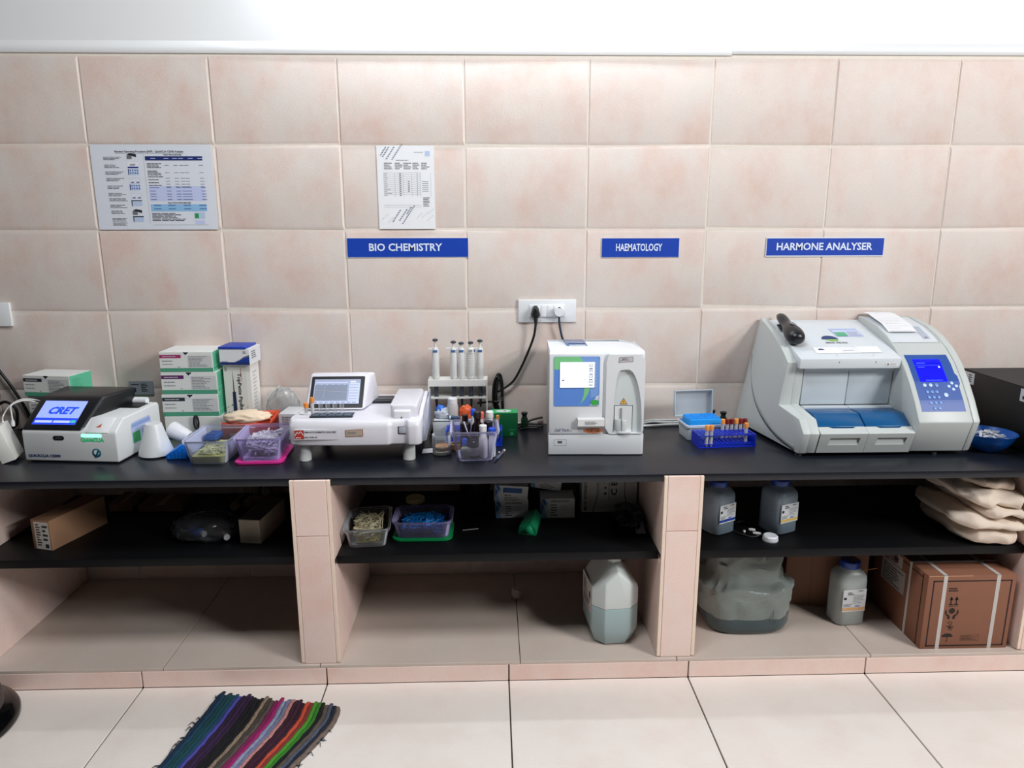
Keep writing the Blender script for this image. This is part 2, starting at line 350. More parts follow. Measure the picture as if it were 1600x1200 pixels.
sh = wall_print('reagent_sheet', .208, .296, 1.030, 1.4645, PAPER, 'white portrait parameter sheet with handwriting taped above the BIO CHEMISTRY sign', 'paper')
p = Print((0, -.0012, 0), (1, 0, 0), (0, 0, 1)); f = lambda u: u * .208; g = lambda v: (1 - v) * .296
p.bars(GREYINK, f(.33), g(.18), f(.36), .004, 1, 1, words=6); p.rect(PALE, f(.84), g(.125), .018, .018); p.bars(GREYINK, f(.65), g(.085), f(.17), .003, 1)
for i, u in enumerate((.12, .31, .46, .62, .77)): p.bars(INK, f(u), g(.285), f(.15), .026, 4, i, words=2, fill=.4)
for r_ in range(12): p.rect(GREYINK, f(.11), g(.32 + r_ * .0235), f(.65), .0005); p.bars(GREYINK, f(.12), g(.338 + r_ * .0235), f(.06 + .1 * (r_ in (8, 10))), .003, 1, r_, words=1); p.rect(GREYINK, f(.38), g(.338 + r_ * .0235), f(.035), .003); p.rect(GREYINK, f(.69), g(.338 + r_ * .0235), f(.012), .003)
for u in (.11, .30, .45, .60, .75, .93): p.rect(GREYINK, f(u), g(.61), .0005, .085)
for r_ in range(6): p.rect(GREYINK, f(.53), g(.43 + r_ * .0235), f(.03), .003); p.rect(GREYINK, f(.78), g(.43 + r_ * .023), f(.11), .002)
p.bars(GREYINK, f(.79), g(.73), f(.13), .035, 6, 6, words=1); p.frame(GREYINK, f(.11), g(.735), f(.63), .008, .0005)
for i, (u, v, l) in enumerate(((.06, .12, .040), (.10, .135, .045), (.16, .165, .052), (.26, .17, .070), (.24, .915, .055), (.36, .90, .050), (.41, .94, .085), (.49, .82, .035))):
    a = R(58); x, y = f(u), g(v); rn = random.Random(i)
    t = 0
    while t < l:
        d = rn.uniform(.004, .009); p.line(INKB, x + math.cos(a) * t - .002, y + math.sin(a) * t * .9 + .002, x + math.cos(a) * (t + d) + .0015, y + math.sin(a) * (t + d) * .9 - .0022, .0016); p.line(INK, x + math.cos(a) * t + .002, y + math.sin(a) * t * .9, x + math.cos(a) * (t + d), y + math.sin(a) * (t + d) * .9 + .001, .0012); t += d + .0015
for i, (u, v) in enumerate(((.06, .88), (.16, .92), (.66, .87), (.76, .86), (.85, .90), (.86, .82))):
    x, y = f(u), g(v)
    for k in range(4): p.line(GREYINK, x + k * .006, y + k * .0055, x + k * .006 + .005, y + k * .0055 + .0025, .0008)
p.build('print', sh)
SIGNW = M('#e6ebf5', .4); STEXT = M('#dfe9fb', .45)
for x, z, w, h, t, tx, tw, th, label in ((.9065, 1.3605, .452, .072, 'BIO CHEMISTRY', .082, .272, .0265, 'blue wall sign reading BIO CHEMISTRY'), (1.858, 1.3575, .295, .0725, 'HAEMATOLOGY', .055, .175, .026, 'small blue wall sign reading HAEMATOLOGY'), (2.484, 1.359, .453, .072, 'HARMONE ANALYSER', .040, .368, .0265, 'blue wall sign with white edge reading HARMONE ANALYSER')):
    s_ = wall_print('wall_sign', w, h, x, z, SIGNW, label, 'sign', th=.002); s_['group'] = 'blue department signs on the wall'
    p = Print((0, -.002, 0), (1, 0, 0), (0, 0, 1)); e = .004 if t[0:3] == 'HAR' else .0012
    p.rect(BLUE, e if t[0:3] != 'HAR' else .002, e, w - 2 * e if t[0:3] != 'HAR' else w - .004, h - 2 * e); p.text(STEXT, t, tx, (h - th) / 2 + .002, th, tw); p.build('lettering', s_)
# sockets
PLATE = M('#e9ecef', .3)
sk = thing('socket_plate', 'white wall socket plate with two plugged sockets beside the HAEMATOLOGY sign', 'socket', (1.545, -.0055, 1.114))
MB().box(0, -.010, 0, .221, 0, .0865).build('plate', PLATE, sk, bevel=.002)
MB().box(.042, -.0135, .020, .180, -.0095, .068).build('socket_insert', M('#e2e5e9', .3), sk, bevel=.001)
for xa, nm in ((.086, 'switch'), (.109, 'switch'), (.044, 'outlet'), (.134, 'outlet')):
    w = .0215 if nm == 'switch' else .040
    o = MB().box(xa, -.0165 if nm == 'switch' else -.0148, .022, xa + w, -.0132, .066).build(nm, M('#eef0f3', .25), sk, bevel=.0015)
pw = MB().box(0, -.012, 0, .115, 0, .088).build('switch_plate', PLATE, loc=(-.470, -.0055, 1.111), bevel=.002)
tag(pw, 'white blank switch plate high on the wall at the left edge', 'socket')
def cable(name, pts, r, mat, label, cat='cable', n=7, group=None):
    return tag(MB().tube(smooth_path(pts, n), r, 8).build(name, mat, smooth=180), label, cat, group)
bp = thing('black_plug', 'black three pin plug in the left socket with coiled black lead', 'plug', (1.610, -.0205, 1.158))
m = MB(); m.loft([[(x * k, y, z * k - .002) for x, z in ((-.019, -.012), (-.012, -.024), (.012, -.024), (.019, -.012), (.012, .014), (.005, .024), (-.005, .024), (-.012, .014))] for y, k in ((0, 1), (-.020, .95), (-.034, .62))])
m.build('plug_body', BLACK, bp, bevel=.003)
MB().tube([(0, -.022, -.022), (0, -.024, -.040), (0, -.022, -.052)], [.009, .007, .0045], 8).build('strain_relief', BLACK, bp)
B0 = Vector((1.610, -.0205, 1.158)); rel = lambda L_: [Vector(q) - B0 for q in L_]
MB().tube(smooth_path(rel([(1.610, -.042, 1.108), (1.602, -.04, 1.06), (1.575, -.03, .985), (1.545, -.028, .92), (1.520, -.028, .882), (1.485, -.03, .857), (1.462, -.034, .848)]), 8), .0047, 8).build('lead', CABLE, bp, smooth=180)
m = MB()
for k, (dx, dz, w) in enumerate(((0, 0, .016), (.003, .004, .013), (-.004, -.002, .018), (.002, -.004, .011))):
    pts = []
    for i in range(25):
        a = 2 * math.pi * i / 24; z = .083 * math.sin(a); pts.append((1.468 + dx + (w * math.cos(a)) + (.012 if z < -.03 else 0) * (-z - .03) * 14, -.022 - .007 * k, .833 + dz + z * (1 - .04 * k)))
    m.tube(rel(pts), .0045, 8)
m.build('coil', CABLE, bp, smooth=180)
MB().tube(rel([(1.447, -.026, .810), (1.455, -.055, .813), (1.477, -.055, .815), (1.487, -.026, .818)]), .002, 6).build('twist_tie', M('#4c4f52', .5), bp)
MB().tube(smooth_path(rel([(1.470, -.03, .805), (1.445, -.03, .806), (1.425, -.028, .805), (1.385, -.025, .80)]), 5), .0042, 8).build('lead', CABLE, bp, smooth=180)
wp = thing('white_plug', 'round white plug in the right socket with dark lead behind the haematology analyser', 'plug', (1.699, -.020, 1.158))
m = MB(); m.lathe([(.021, 0), (.021, .018), (.018, .027), (0.001, .028)], seg=24); o = m.build('plug_body', WHITE, wp); o.rotation_euler = (R(90), 0, 0)
MB().box(-.004, -.0275, .014, .004, -.022, .018).build('indicator', BLACK, wp)
B0 = Vector((1.699, -.020, 1.158))
MB().tube(smooth_path(rel([(1.699, -.034, 1.140), (1.701, -.034, 1.11), (1.709, -.03, 1.07), (1.722, -.03, 1.02), (1.735, -.028, .90), (1.75, -.028, .78)]), 6), .0042, 8).build('lead', M('#2a3550', .45), wp, smooth=180)
c = wall_print('printed_card', .090, .052, .0495, .8435, M('#8f96a1', .5), 'small grey printed card on the wall between the two kit box stacks', 'card', th=.006)
p = Print((0, -.006, 0), (1, 0, 0), (0, 0, 1)); p.bars(INK, .008, .036, .030, .007, 1, 2, words=1); p.rect(INK, .012, .010, .013, .016); p.bars(INK, .045, .010, .032, .034, 5, 3, words=2); p.build('print', c)
# cables hanging at the far left and lying along the back
cable('black_cable', [(-.47, -.02, 1.10), (-.44, -.025, .98), (-.385, -.03, .885), (-.345, -.03, .80), (-.33, -.035, .74), (-.36, -.05, .716)], .0055, CABLE, 'thick black cable hanging down the wall at the left edge')
cable('black_cable', [(-.46, -.04, .80), (-.41, -.04, .825), (-.375, -.04, .80), (-.37, -.045, .76), (-.385, -.05, .728), (-.46, -.06, .7145)], .0055, CABLE, 'black cable looping near the worktop at the left edge')
for k, (y0, dy, dz, rr, lab) in enumerate(((-.012, 0, .006, .0042, 'white cable nearest the wall between haematology analyser and blue tip box'), (-.028, .014, 0, .0042, 'middle white cable crossing between haematology analyser and blue tip box'), (-.052, -.012, 0, .0048, 'white cable farthest from the wall between haematology analyser and tip box'))):
    cable('white_cable', [(1.99 + .0, y0 - .012, T + .0055 + dz), (2.03, y0 - .014 + dy * .3, T + .0055 + dz), (2.08, y0 + dy, T + .0055 + dz), (2.14, y0 + .3 * dy, T + .0055 + dz), (2.40, y0, T + .0055 + dz)], rr, WCABLE, lab, group='white cables along the back of the worktop')
for k, pts in enumerate(([(1.52, -.04, T + .006), (1.56, -.03, T + .007), (1.60, -.026, T + .022), (1.64, -.022, T + .03)], [(1.54, -.075, T + .006), (1.58, -.062, T + .006), (1.64, -.066, T + .006)], [(1.55, -.105, T + .006), (1.58, -.090, T + .006), (1.62, -.088, T + .006)])):
    cable('black_cable', pts, .0045, CABLE, ('uppermost black lead running behind haematology analyser', 'middle black lead lying beside haematology analyser', 'front black lead lying beside haematology analyser')[k])
cable('white_cable', [(1.405, -.016, T + .005), (1.53, -.018, T + .005), (1.62, -.014, T + .005)], .0045, WCABLE, 'white cable lying behind the green box at the wall')

# ---------------------------------------------------------------- kit boxes
KW = M('#e4e6e3', .55); KG = M('#4f9e7f', .55); KGS = M('#63c6a0', .55); KGREY = M('#cfd1d0', .6)
def kit_box(x, y, z, w, d, h, rz, label, band, group, notch=True, plain=False):
    t = thing('kit_box', label, 'box', (x, y, z), rz, group)
    MB().box(0, 0, 0, w, d, h).build('carton', KW, t, bevel=.0012, seg=1)
    p = Print((0, 0, 0), (1, 0, 0), (0, 0, 1)); p.rect(KG, .001, .001, w - .002, h * (.19 if not plain else .10))
    if not plain:
        b = M(band, .5); p.rect(b, .002, h * .70, w * .40, h * .16); p.bars(KGREY, .012, h * .74, w * .3, h * .07, 1, 5, k=1)
        p.rect(KGREY, w * .53, h * .20, w * .45, h * .62); p.bars(GREYINK, w * .55, h * .25, w * .36, h * .55, 8, int(x * 99 + z * 50), k=1, fill=.35, words=6)
        p.bars(GREYINK, w * .05, h * .52, w * .3, h * .07, 1, 3, words=5); p.bars(GREYINK, w * .05, h * .36, w * .3, h * .06, 1, 4, words=4); p.rect(GREYINK, w * .34, h * .24, w * .03, h * .03)
        p.disc(WHITE, w * .50, h - .001, w * .085, 1, ry=h * .20, a0=180, a1=360); p.disc(BLACK, w * .505, h - .001, w * .05, 2, ry=h * .09, a0=180, a1=360)
        p.disc(INK, w * .50, h * .89, .003, 2)
    p.build('print', t)
    if not plain:
        p = Print((w, 0, 0), (0, 1, 0), (0, 0, 1)); p.rect(KGS, .0008, .0008, d - .0016, h - .0016)
        p.bars(KG, .012, h * .35, d * .5, h * .5, 6, 3, k=1, fill=.3); [p.rect(KG, .01 + i * .017, h * .12, .008, h * .1, 1) for i in range(5)]; p.build('side_panel', t)
        MB().box(.02, .02, h, w - .02, .03, h + .0006).build('lid_flap', WHITE, t)
    return t
GS = 'white and green kit boxes on the worktop'
kit_box(.232, -.150, T, .203, .135, .0805, 0, 'plain white kit box with a green foot at the bottom of the right kit stack', '#000000', GS, plain=True)
kit_box(.228, -.147, T + .0808, .206, .135, .083, 0, 'kit box with dark label band, second from the bottom of the right kit stack', '#1e2a3d', GS)
kit_box(.232, -.145, T + .1641, .203, .135, .083, 0, 'kit box with purple label band in the upper middle of the right kit stack', '#5c1f63', GS)
kit_box(.2335, -.145, T + .2474, .1925, .140, .0745, 0, 'kit box with magenta label band on top of the right kit stack', '#a52a6c', GS)
kit_box(-.272, -.122, T, .195, .13, .080, -6, 'lowest kit box of the left kit stack behind the small white analyser', '#1e2a3d', GS)
kit_box(-.266, -.128, T + .0803, .200, .125, .080, -4, 'middle kit box of the left kit stack behind the small white analyser', '#1e2a3d', GS)
kit_box(-.270, -.135, T + .1606, .186, .115, .078, -9, 'dark banded kit box on top of the left kit stack', '#1f2937', GS)

tb = thing('pipette_carton', 'tall white carton printed TopPette Pipette beside the kit box stack', 'box', (.447, -.112, T))
MB().box(0, 0, 0, .100, .097, .268).build('carton', M('#e6e6e2', .5), tb, bevel=.0012, seg=1)
p = Print((0, 0, 0), (1, 0, 0), (0, 0, 1)); p.rect(M('#dcdcd6', .5), .002, .002, .082, .264)
p.text(INK, 'TopPette Pipette', .052, .235, .0125, .150, k=2, ang=-90); p.bars(RED, .064, .205, .004, .05, 14, 2, k=2, words=1)
p.poly(INK, [(.031, .085), (.039, .085), (.037, .17), (.0345, .252), (.033, .17)], 2); p.poly(NAVY, [(.027, .085), (.042, .085), (.041, .165), (.029, .165)], 1); p.poly(NAVY, [(.022, .06), (.046, .06), (.041, .09), (.029, .09)], 1)
TEAL = M('#3f8f96', .5); LTEAL = M('#9bbcb4', .5); rn = random.Random(5)
for i in range(26):
    x, z = rn.uniform(.006, .078), rn.uniform(.010, .115); a = M(('#7fa8a3', '#a8b9a4', '#4f8790', '#b5b9a6')[i % 4], .5)
    if abs(x - .035) < .012 and z > .06: continue
    p.poly(a, [(x, z), (x + .007, z + .004), (x + .006, z + .009), (x + .001, z + .007)], 2)
p.bars(GREYINK, .006, .243, .012, .016, 3, 1, k=2, words=1); p.build('print', tb)
p = Print((.100, 0, 0), (0, 1, 0), (0, 0, 1)); p.rect(M('#f4f3ef', .5), .001, .001, .095, .266); p.bars(KGREY, .02, .05, .05, .19, 14, 2, k=1, words=2); p.build('side_print', tb)
cb = thing('white_blue_carton', 'small white and blue carton lying on top of the tall pipette carton', 'box', (.443, -.125, T + .2685), -3)
MB().box(0, 0, 0, .112, .11, .060).build('carton', M('#e3e5e8', .5), cb, bevel=.001, seg=1)
p = Print((0, 0, 0), (1, 0, 0), (0, 0, 1)); p.rect(NAVY, .001, .001, .110, .010); p.poly(M('#173a94', .5), [(.055, .011), (.070, .016), (.09, .026), (.111, .034), (.111, .011)], 1); p.poly(INK, [(.055, .012), (.074, .0195), (.09, .030), (.111, .038), (.111, .0355), (.09, .027), (.07, .017)], 1); p.bars(GREYINK, .088, .042, .018, .010, 2, 1, k=1); p.bars(INKB, .006, .0115, .04, .003, 1, 1, k=1); p.build('print', cb)
MB().box(-.001, -.003, .0602, .100, .105, .068).build('blue_lid', M('#1a3fae', .45), cb, bevel=.001)
p = Print((.112, 0, 0), (0, 1, 0), (0, 0, 1)); p.bars(GREYINK, .02, .02, .05, .03, 4, 9); p.build('side_print', cb)

# red glove carton, bags and small carton behind the tubs
rc = thing('red_carton', 'open red and orange carton with cream glove sticking out, behind the tubs', 'box', (.472, -.245, T))
MB().box(0, 0, 0, .178, .105, .070).build('carton', M('#b5231f', .45), rc, bevel=.001)
m = MB(); m.add([(0, 0, .070), (.178, 0, .070), (.182, .006, .096), (.150, .012, .088), (.11, .004, .078), (.04, .002, .075), (.006, 0, .083)], [(0, 1, 2, 3, 4, 5, 6)]); m.add([(.178, 0, .07), (.178, .105, .07), (.184, .100, .10), (.182, .006, .096)], [(0, 1, 2, 3)])
m.add([(0, .105, .07), (.178, .105, .07), (.178, .115, .098), (0, .115, .092)], [(0, 1, 2, 3)]); m.build('orange_flap', M('#e8532a', .45), rc, solid=.0012)
p = Print((0, 0, 0), (1, 0, 0), (0, 0, 1)); p.rect(M('#f0d9c8', .5), .001, .0615, .12, .004); p.rect(RED, .001, .002, .176, .02, 0); p.rect(M('#8e9c3a', .5), .066, .045, .012, .012); p.rect(M('#d8b3b0', .5), .03, .012, .02, .03); p.build('print', rc)
gl = blob('glove', M('#efd9bd', .6), (.082, .052, .088), (.074, .040, .022), .35, 1.8, 3, rc, 4, ridged=True)
pb = blob('plastic_bag', M('#eef1f2', .12, clear=.70), (.640, -.042, T + .058), (.058, .028, .095), .30, 2.2, 11, None, 4, ridged=True, clampz=-.0575)
tag(pb, 'crumpled clear plastic bag behind the red carton', 'bag')
sc = thing('small_carton', 'small white carton with grey print left of the chemistry analyser', 'box', (.662, -.190, T), -4)
MB().box(0, 0, 0, .085, .11, .098).build('carton', WHITE, sc, bevel=.001); p = Print((0, 0, 0), (1, 0, 0), (0, 0, 1)); p.bars(GREYINK, .012, .055, .06, .034, 5, 7); p.build('print', sc)

# ---------------------------------------------------------------- small white immunoassay analyser with blue start screen
ca = thing('immunoassay_analyser', 'white analyser with black console and lit CRET screen at the left of the worktop', 'analyser', (-.119, -.416, T), -5.5)
CW = M('#dfe2e3', .38, bump=.04, bscale=900)
w = .326
m = MB(); m.prism([(0, .004), (0, .104), (.006, .112), (.05, .143), (.262, .146), (.270, .138), (.270, .004)], .0, w, 'x'); m.build('body', CW, ca, bevel=.006, seg=3)
for fa, fb in ((.012, .012), (w - .05, .012), (.012, .22), (w - .05, .22)): MB().box(fa, fb, 0, fa + .038, fb + .038, .006).build('foot', BLACK, ca)
# black console (wedge) on the left
DK = M('#15171b', .3)
m = MB(); A = [(-.003, -.004, .111), (.212, -.004, .111), (.215, .120, .1995), (-.003, .120, .1995)]; Bk = [(-.003, .255, .130), (.245, .255, .130), (.262, .250, .206), (-.003, .250, .206)]
m.add([A[0], A[1], A[2], A[3], Bk[0], Bk[1], Bk[2], Bk[3]], [(0, 1, 2, 3), (3, 2, 6, 7), (1, 5, 6, 2), (0, 3, 7, 4), (4, 7, 6, 5), (0, 4, 5, 1)]); m.build('console', DK, ca, bevel=.010, seg=3)
ux = Vector((1, 0, 0)); uy = (Vector((0, .124, .0885))).normalized(); n0 = ux.cross(uy)
o0 = Vector((-.003, -.004, .111)) + n0 * .0004
p = Print(o0, ux, uy); p.rect(M('#8fa2ff', .3, emit=.75), .030, .026, .150, .103); SB = M('#2344e0', .3, emit=.6)
p.rect(SB, .030, .026, .150, .024, 1); p.rect(SB, .030, .050, .150, .004, 1); LBT = M('#aebcff', .3, emit=.75); p.rect(LBT, .036, .033, .060, .010, 2); p.rect(LBT, .100, .033, .058, .010, 2); p.rect(M('#49b9b0', .3, emit=.5), .160, .033, .017, .012, 2)
p.text(M('#1c49d8', .3, emit=.6), 'CRET', .060, .072, .029, .096, k=2, slant=.22, bold=2); p.build('screen', ca)
# right shoulder: door with warning mark, printer
m = MB(); m.prism([(-.002, .106), (.048, .1445), (.052, .1465), (.052, .135), (.01, .10)], .222, .300, 'x'); m.build('sample_door', WHITE, ca, bevel=.002)
uy2 = Vector((0, .050, .0385)).normalized(); p = Print(Vector((.222, -.002, .106)) + ux.cross(uy2) * .0006, ux, uy2); p.poly(M('#c25a3a', .5), [(.028, .022), (.044, .022), (.044, .038)]); p.build('warning_mark', ca)
MB().box(.222, .175, .1455, .305, .240, .1482).build('printer_slot', BLACK, ca, bevel=.001)
m = MB(); m.tube([(.226, .248, .1545), (.296, .248, .1545)], .0125, 16); m.build('paper_roll', PAPER, ca)
p = Print((0, 0, 0), (1, 0, 0), (0, 0, 1)); PB = M('#1d2c6a', .5); p.text(PB, 'QUICKCLIA C2000', .014, .019, .0085, .112, bold=2); p.build('model_lettering', ca)
m = MB(); m.prism(rrect(.108, .078, .146, .093, .0075), -.0012, .004, 'y'); m.build('card_slot', BLACK, ca); m = MB(); m.prism(rrect(.117, .083, .138, .089, .002), -.0016, 0, 'y'); m.build('slot_opening', M('#3a3c42', .4), ca)
m = MB(); m.prism(rrect(.206, .090, .276, .100, .005), -.0015, .004, 'y'); m.build('status_light', M('#7dffc0', .3, emit=2.2), ca)
p = Print((0, -.0002, 0), (1, 0, 0), (0, 0, 1)); p.text(M('#12b06a', .4, emit=.35), 'QuickCLIA', .204, .076, .0115, .080, k=1, bold=2); p.build('lit_lettering', ca)
p = Print((0, 0, 0), (1, 0, 0), (0, 0, 1)); p.disc(M('#174a6b', .5), .252, .036, .0155); p.disc(M('#2c9aa3', .5), .254, .039, .012, 1); p.disc(M('#e8eceb', .5), .2515, .038, .0085, 2); p.poly(M('#174a6b', .5), [(.244, .022), (.249, .030), (.257, .046), (.262, .044), (.253, .026), (.249, .019)], 3); p.build('logo', ca)
p = Print((w, 0, 0), (0, 1, 0), (0, 0, 1)); p.poly(M('#b7c5ea', .5), rrect(.085, .040, .205, .115, .012)); p.rect(M('#8fa5dd', .5), .09, .097, .11, .012, 1); p.rect(M('#3e9e5e', .5), .090, .043, .045, .037, 1); p.bars(GREYINK, .145, .045, .055, .045, 5, 8, k=1, fill=.3); p.build('side_sticker', ca)
# little white carton leaning at its left and the thin white leads
lc = thing('white_carton', 'slim white carton tilted against the left side of the small analyser', 'box', (-.142, -.428, T + .0126), 0, rot=(0, R(-17), R(18)))
MB().box(-.042, 0, .0, 0, .10, .118).build('carton', M('#e3e3de', .6), lc, bevel=.001)
lcw = thing('white_lead', 'thin double white lead arching from the small analyser to the slim carton', 'cable', (-.2, -.3, .8))
B0 = Vector((-.2, -.3, .8))
for pts in ([(-.215, -.355, .828), (-.217, -.345, .85), (-.205, -.32, .880), (-.175, -.30, .896), (-.14, -.27, .885), (-.112, -.25, .868)], [(-.168, -.375, .838), (-.178, -.36, .86), (-.19, -.335, .885), (-.165, -.30, .892), (-.135, -.275, .875), (-.112, -.26, .850)]):
    MB().tube(smooth_path(rel(pts), 7), .0024, 6).build('lead', M('#dcdcda', .4), lcw, smooth=180)
    q0 = Vector(pts[0]) - B0; MB().lathe([(.005, -.016), (.006, -.004), (.003, .006)], q0, 8).build('connector', WHITE, lcw)
# white cone and adapter
cn = thing('white_cone', 'white cone shaped plastic stand right of the small analyser', 'stand', (.285, -.352, T))
m = MB(); m.lathe([(.046, .003), (.056, .006), (.054, .018), (.037, .070), (.0275, .107), (.0255, .112), (.001, .113)], seg=36); m.build('cone', M('#dde1e4', .35), cn)
MB().lathe([(.052, 0), (.053, .004), (.001, .004)], seg=32).build('base_ring', M('#33363c', .5), cn)
ad = thing('white_adapter', 'small white cylinder lying tilted in front of the kit boxes with black strap', 'adapter', (.333, -.262, T + .049), rot=(0, R(112), R(-14)))
m = MB(); m.lathe([(.001, -.036), (.030, -.036), (.031, -.032), (.023, .035), (.021, .039), (.001, .039)], seg=24); m.build('barrel', M('#e2e4ea', .4), ad)
m = MB(); m.tube([(.030 + .022 * math.cos(a * .5) * 0 + .0, .016 * math.sin(2 * math.pi * a / 16), -.034 - .0 + .028 * math.cos(2 * math.pi * a / 16) - .012) for a in range(17)], .0035, 6); m.build('strap', BLACK, ad)
MB().lathe([(.004, .039), (.0025, .055), (.001, .056)], seg=8).build('pin', RED, ad)
lp = tag(MB().tube([(.352 + .0085 * math.sin(2 * math.pi * a / 20), -.163 - .0, T + .062 + .026 * math.cos(2 * math.pi * a / 20)) for a in range(21)] + [(.355, -.166, T + .02), (.357, -.170, T + .004)], .0032, 6).build('cord_loop', BLACK, smooth=180), 'thin black cord loop standing against the lowest white kit box', 'cord')
bt = thing('blue_tip_rack', 'bright blue ribbed rack lid tipped in front of the first clear tub', 'rack', (.343, -.412, T), 4)
m = MB(); m.prism([(0, 0), (.068, 0), (.068, .050), (.058, .052), (.0, .016)], 0, .10, 'y'); m.build('shell', M('#1577e0', .35), bt, bevel=.002)
for i in range(5): MB().box(.006 + i * .0125, -.0022, .004, .013 + i * .0125, .0, .014 + i * .0065).build('rib', M('#1a80ea', .35), bt)
def wb(mb, name, mats, root, **k):      # build a mesh given in room coordinates under its thing
    L_ = root.location; mb.v = [(a - L_.x, b - L_.y, c - L_.z) for a, b, c in mb.v]; return mb.build(name, mats, root, **k)
class Curved(Print):
    """print that follows a profile (y, z) running across x"""
    def __init__(s, prof, off, eps=.0006):
        s.mb = MB(); s.mats = []; s.eps = eps; s.pr = [Vector(q) for q in prof]; s.off = Vector(off)
        s.L = [0]
        for a, b in zip(s.pr, s.pr[1:]): s.L.append(s.L[-1] + (b - a).length)
    def P(s, x, t, k):
        t = max(0, min(s.L[-1] - 1e-6, t)); i = max(j for j in range(len(s.L) - 1) if s.L[j] <= t)
        a, b = s.pr[i], s.pr[i + 1]; d = (b - a).normalized(); q = a + d * (t - s.L[i])
        def nrm(j):
            j = max(0, min(len(s.pr) - 2, j)); e = (s.pr[j + 1] - s.pr[j]).normalized(); return Vector((-e.y, e.x))
        u = (t - s.L[i]) / (b - a).length; n = (nrm(i) if abs(u - .5) < 1e-3 else (nrm(i).lerp(nrm(i + 1), u - .5) if u > .5 else nrm(i - 1).lerp(nrm(i), u + .5))).normalized()
        return Vector((x, q.x, q.y)) + Vector((0, n.x, n.y)) * (s.eps * (1 + k)) - s.off
    def s_at(s, z):
        for i in range(len(s.pr) - 1):
            if s.pr[i].y <= z <= s.pr[i + 1].y: return s.L[i] + (z - s.pr[i].y) / (s.pr[i + 1].y - s.pr[i].y) * (s.L[i + 1] - s.L[i])
        return s.L[-1]
    def rect(s, m, x, t, w, h, k=0):
        n = max(1, int(h / .006)); 
        return s.strip(m, [(x, t + h * i / n, x + w) for i in range(n + 1)], k)
    def strip(s, m, rows, k=0):
        vs = []; 
        for xa, t, xb in rows: vs += [s.P(xa, t, k), s.P(xb, t, k)]
        s.mb.add(vs, [(2 * i, 2 * i + 1, 2 * i + 3, 2 * i + 2) for i in range(len(rows) - 1)], s.mi(m)); return s

# ---------------------------------------------------------------- chemistry analyser in the middle
be = thing('chemistry_analyser', 'white bench analyser on round feet with tilted grey screen under the BIO CHEMISTRY sign', 'analyser', (.765, -.475, T))
BW = M('#e3e2ea', .32)
plan = [(.012, .012), (.05, .004), (.20, -.004), (.335, .0), (.345, .010), (.392, .010), (.400, -.002), (.430, -.002), (.443, .010), (.446, .05), (.440, .29), (.424, .385), (.03, .385), (.0, .05)]
m = MB(); m.loft([[(x, y, z) for x, y in plan] for z in (.062, .128)] + [[(x * .985 + .004, y * .97 + .010, .146) for x, y in plan]]); m.build('body', BW, be, bevel=.008, seg=3)
m = MB(); m.prism([(.0, .062), (.012, .068), (.012, .058)], .05, .32, 'x')
for fx, fy in ((.048, .046), (.396, .046), (.048, .34), (.396, .34)): MB().lathe([(.0195, 0), (.021, .002), (.021, .064), (.001, .064)], (fx, fy, 0), 20).build('foot', M('#d9dedc', .35), be)
# tilted screen housing
m = MB(); fr_ = [(.030, .132, .150), (.236, .132, .150), (.243, .230, .2575), (.036, .230, .2575)]; bk_ = [(.030, .330, .140), (.262, .330, .140), (.262, .262, .2575), (.036, .262, .2575)]
m.add(fr_ + bk_, [(0, 1, 2, 3), (3, 2, 6, 7), (1, 5, 6, 2), (0, 3, 7, 4), (4, 7, 6, 5), (0, 4, 5, 1)]); m.build('screen_housing', BW, be, bevel=.010, seg=3)
ux = Vector((1, 0, 0)); uy = Vector((0, .098, .1075)).normalized(); nn = ux.cross(uy)
p = Print(Vector((.030, .132, .150)) + nn * .0004, ux, uy); p.poly(DK, rrect(.015, .008, .200, .134, .004)); p.build('screen_bezel', be)
SG = M('#a0a9c4', .3, emit=.16); SGD = M('#7f8a9e', .3, emit=.14); SGL = M('#bfc9ee', .3, emit=.28)
p = Print(Vector((.030, .132, .150)) + nn * .0012, ux, uy); p.rect(SG, .026, .024, .160, .098); p.rect(SGD, .030, .038, .112, .062, 1); p.rect(SGL, .026, .024, .160, .009, 1); p.rect(SGL, .148, .034, .036, .072, 1); p.rect(SGL, .028, .106, .115, .004, 1); p.rect(WHITE, .150, .108, .02, .007, 1)
for i in range(6): p.rect(SG, .150, .042 + i * .011, .030, .003, 2); p.rect(SGL, .030 + i * .02, .098, .002, .004, 2)
p.line(M('#c7a9b8', .4, emit=.25), .031, .078, .141, .070, .0008, 2); p.line(M('#c7a9b8', .4, emit=.25), .062, .042, .064, .096, .0008, 2)
for i in range(8): p.rect(SGD, .03 + i * .019, .027, .013, .003, 2)
p.build('screen', be)
MB().box(.240, .235, .146, .318, .322, .155).build('printer_lid', M('#24262d', .35), be, bevel=.003); MB().box(.247, .270, .1555, .313, .278, .1565).build('tear_edge', M('#7d818a', .4), be)
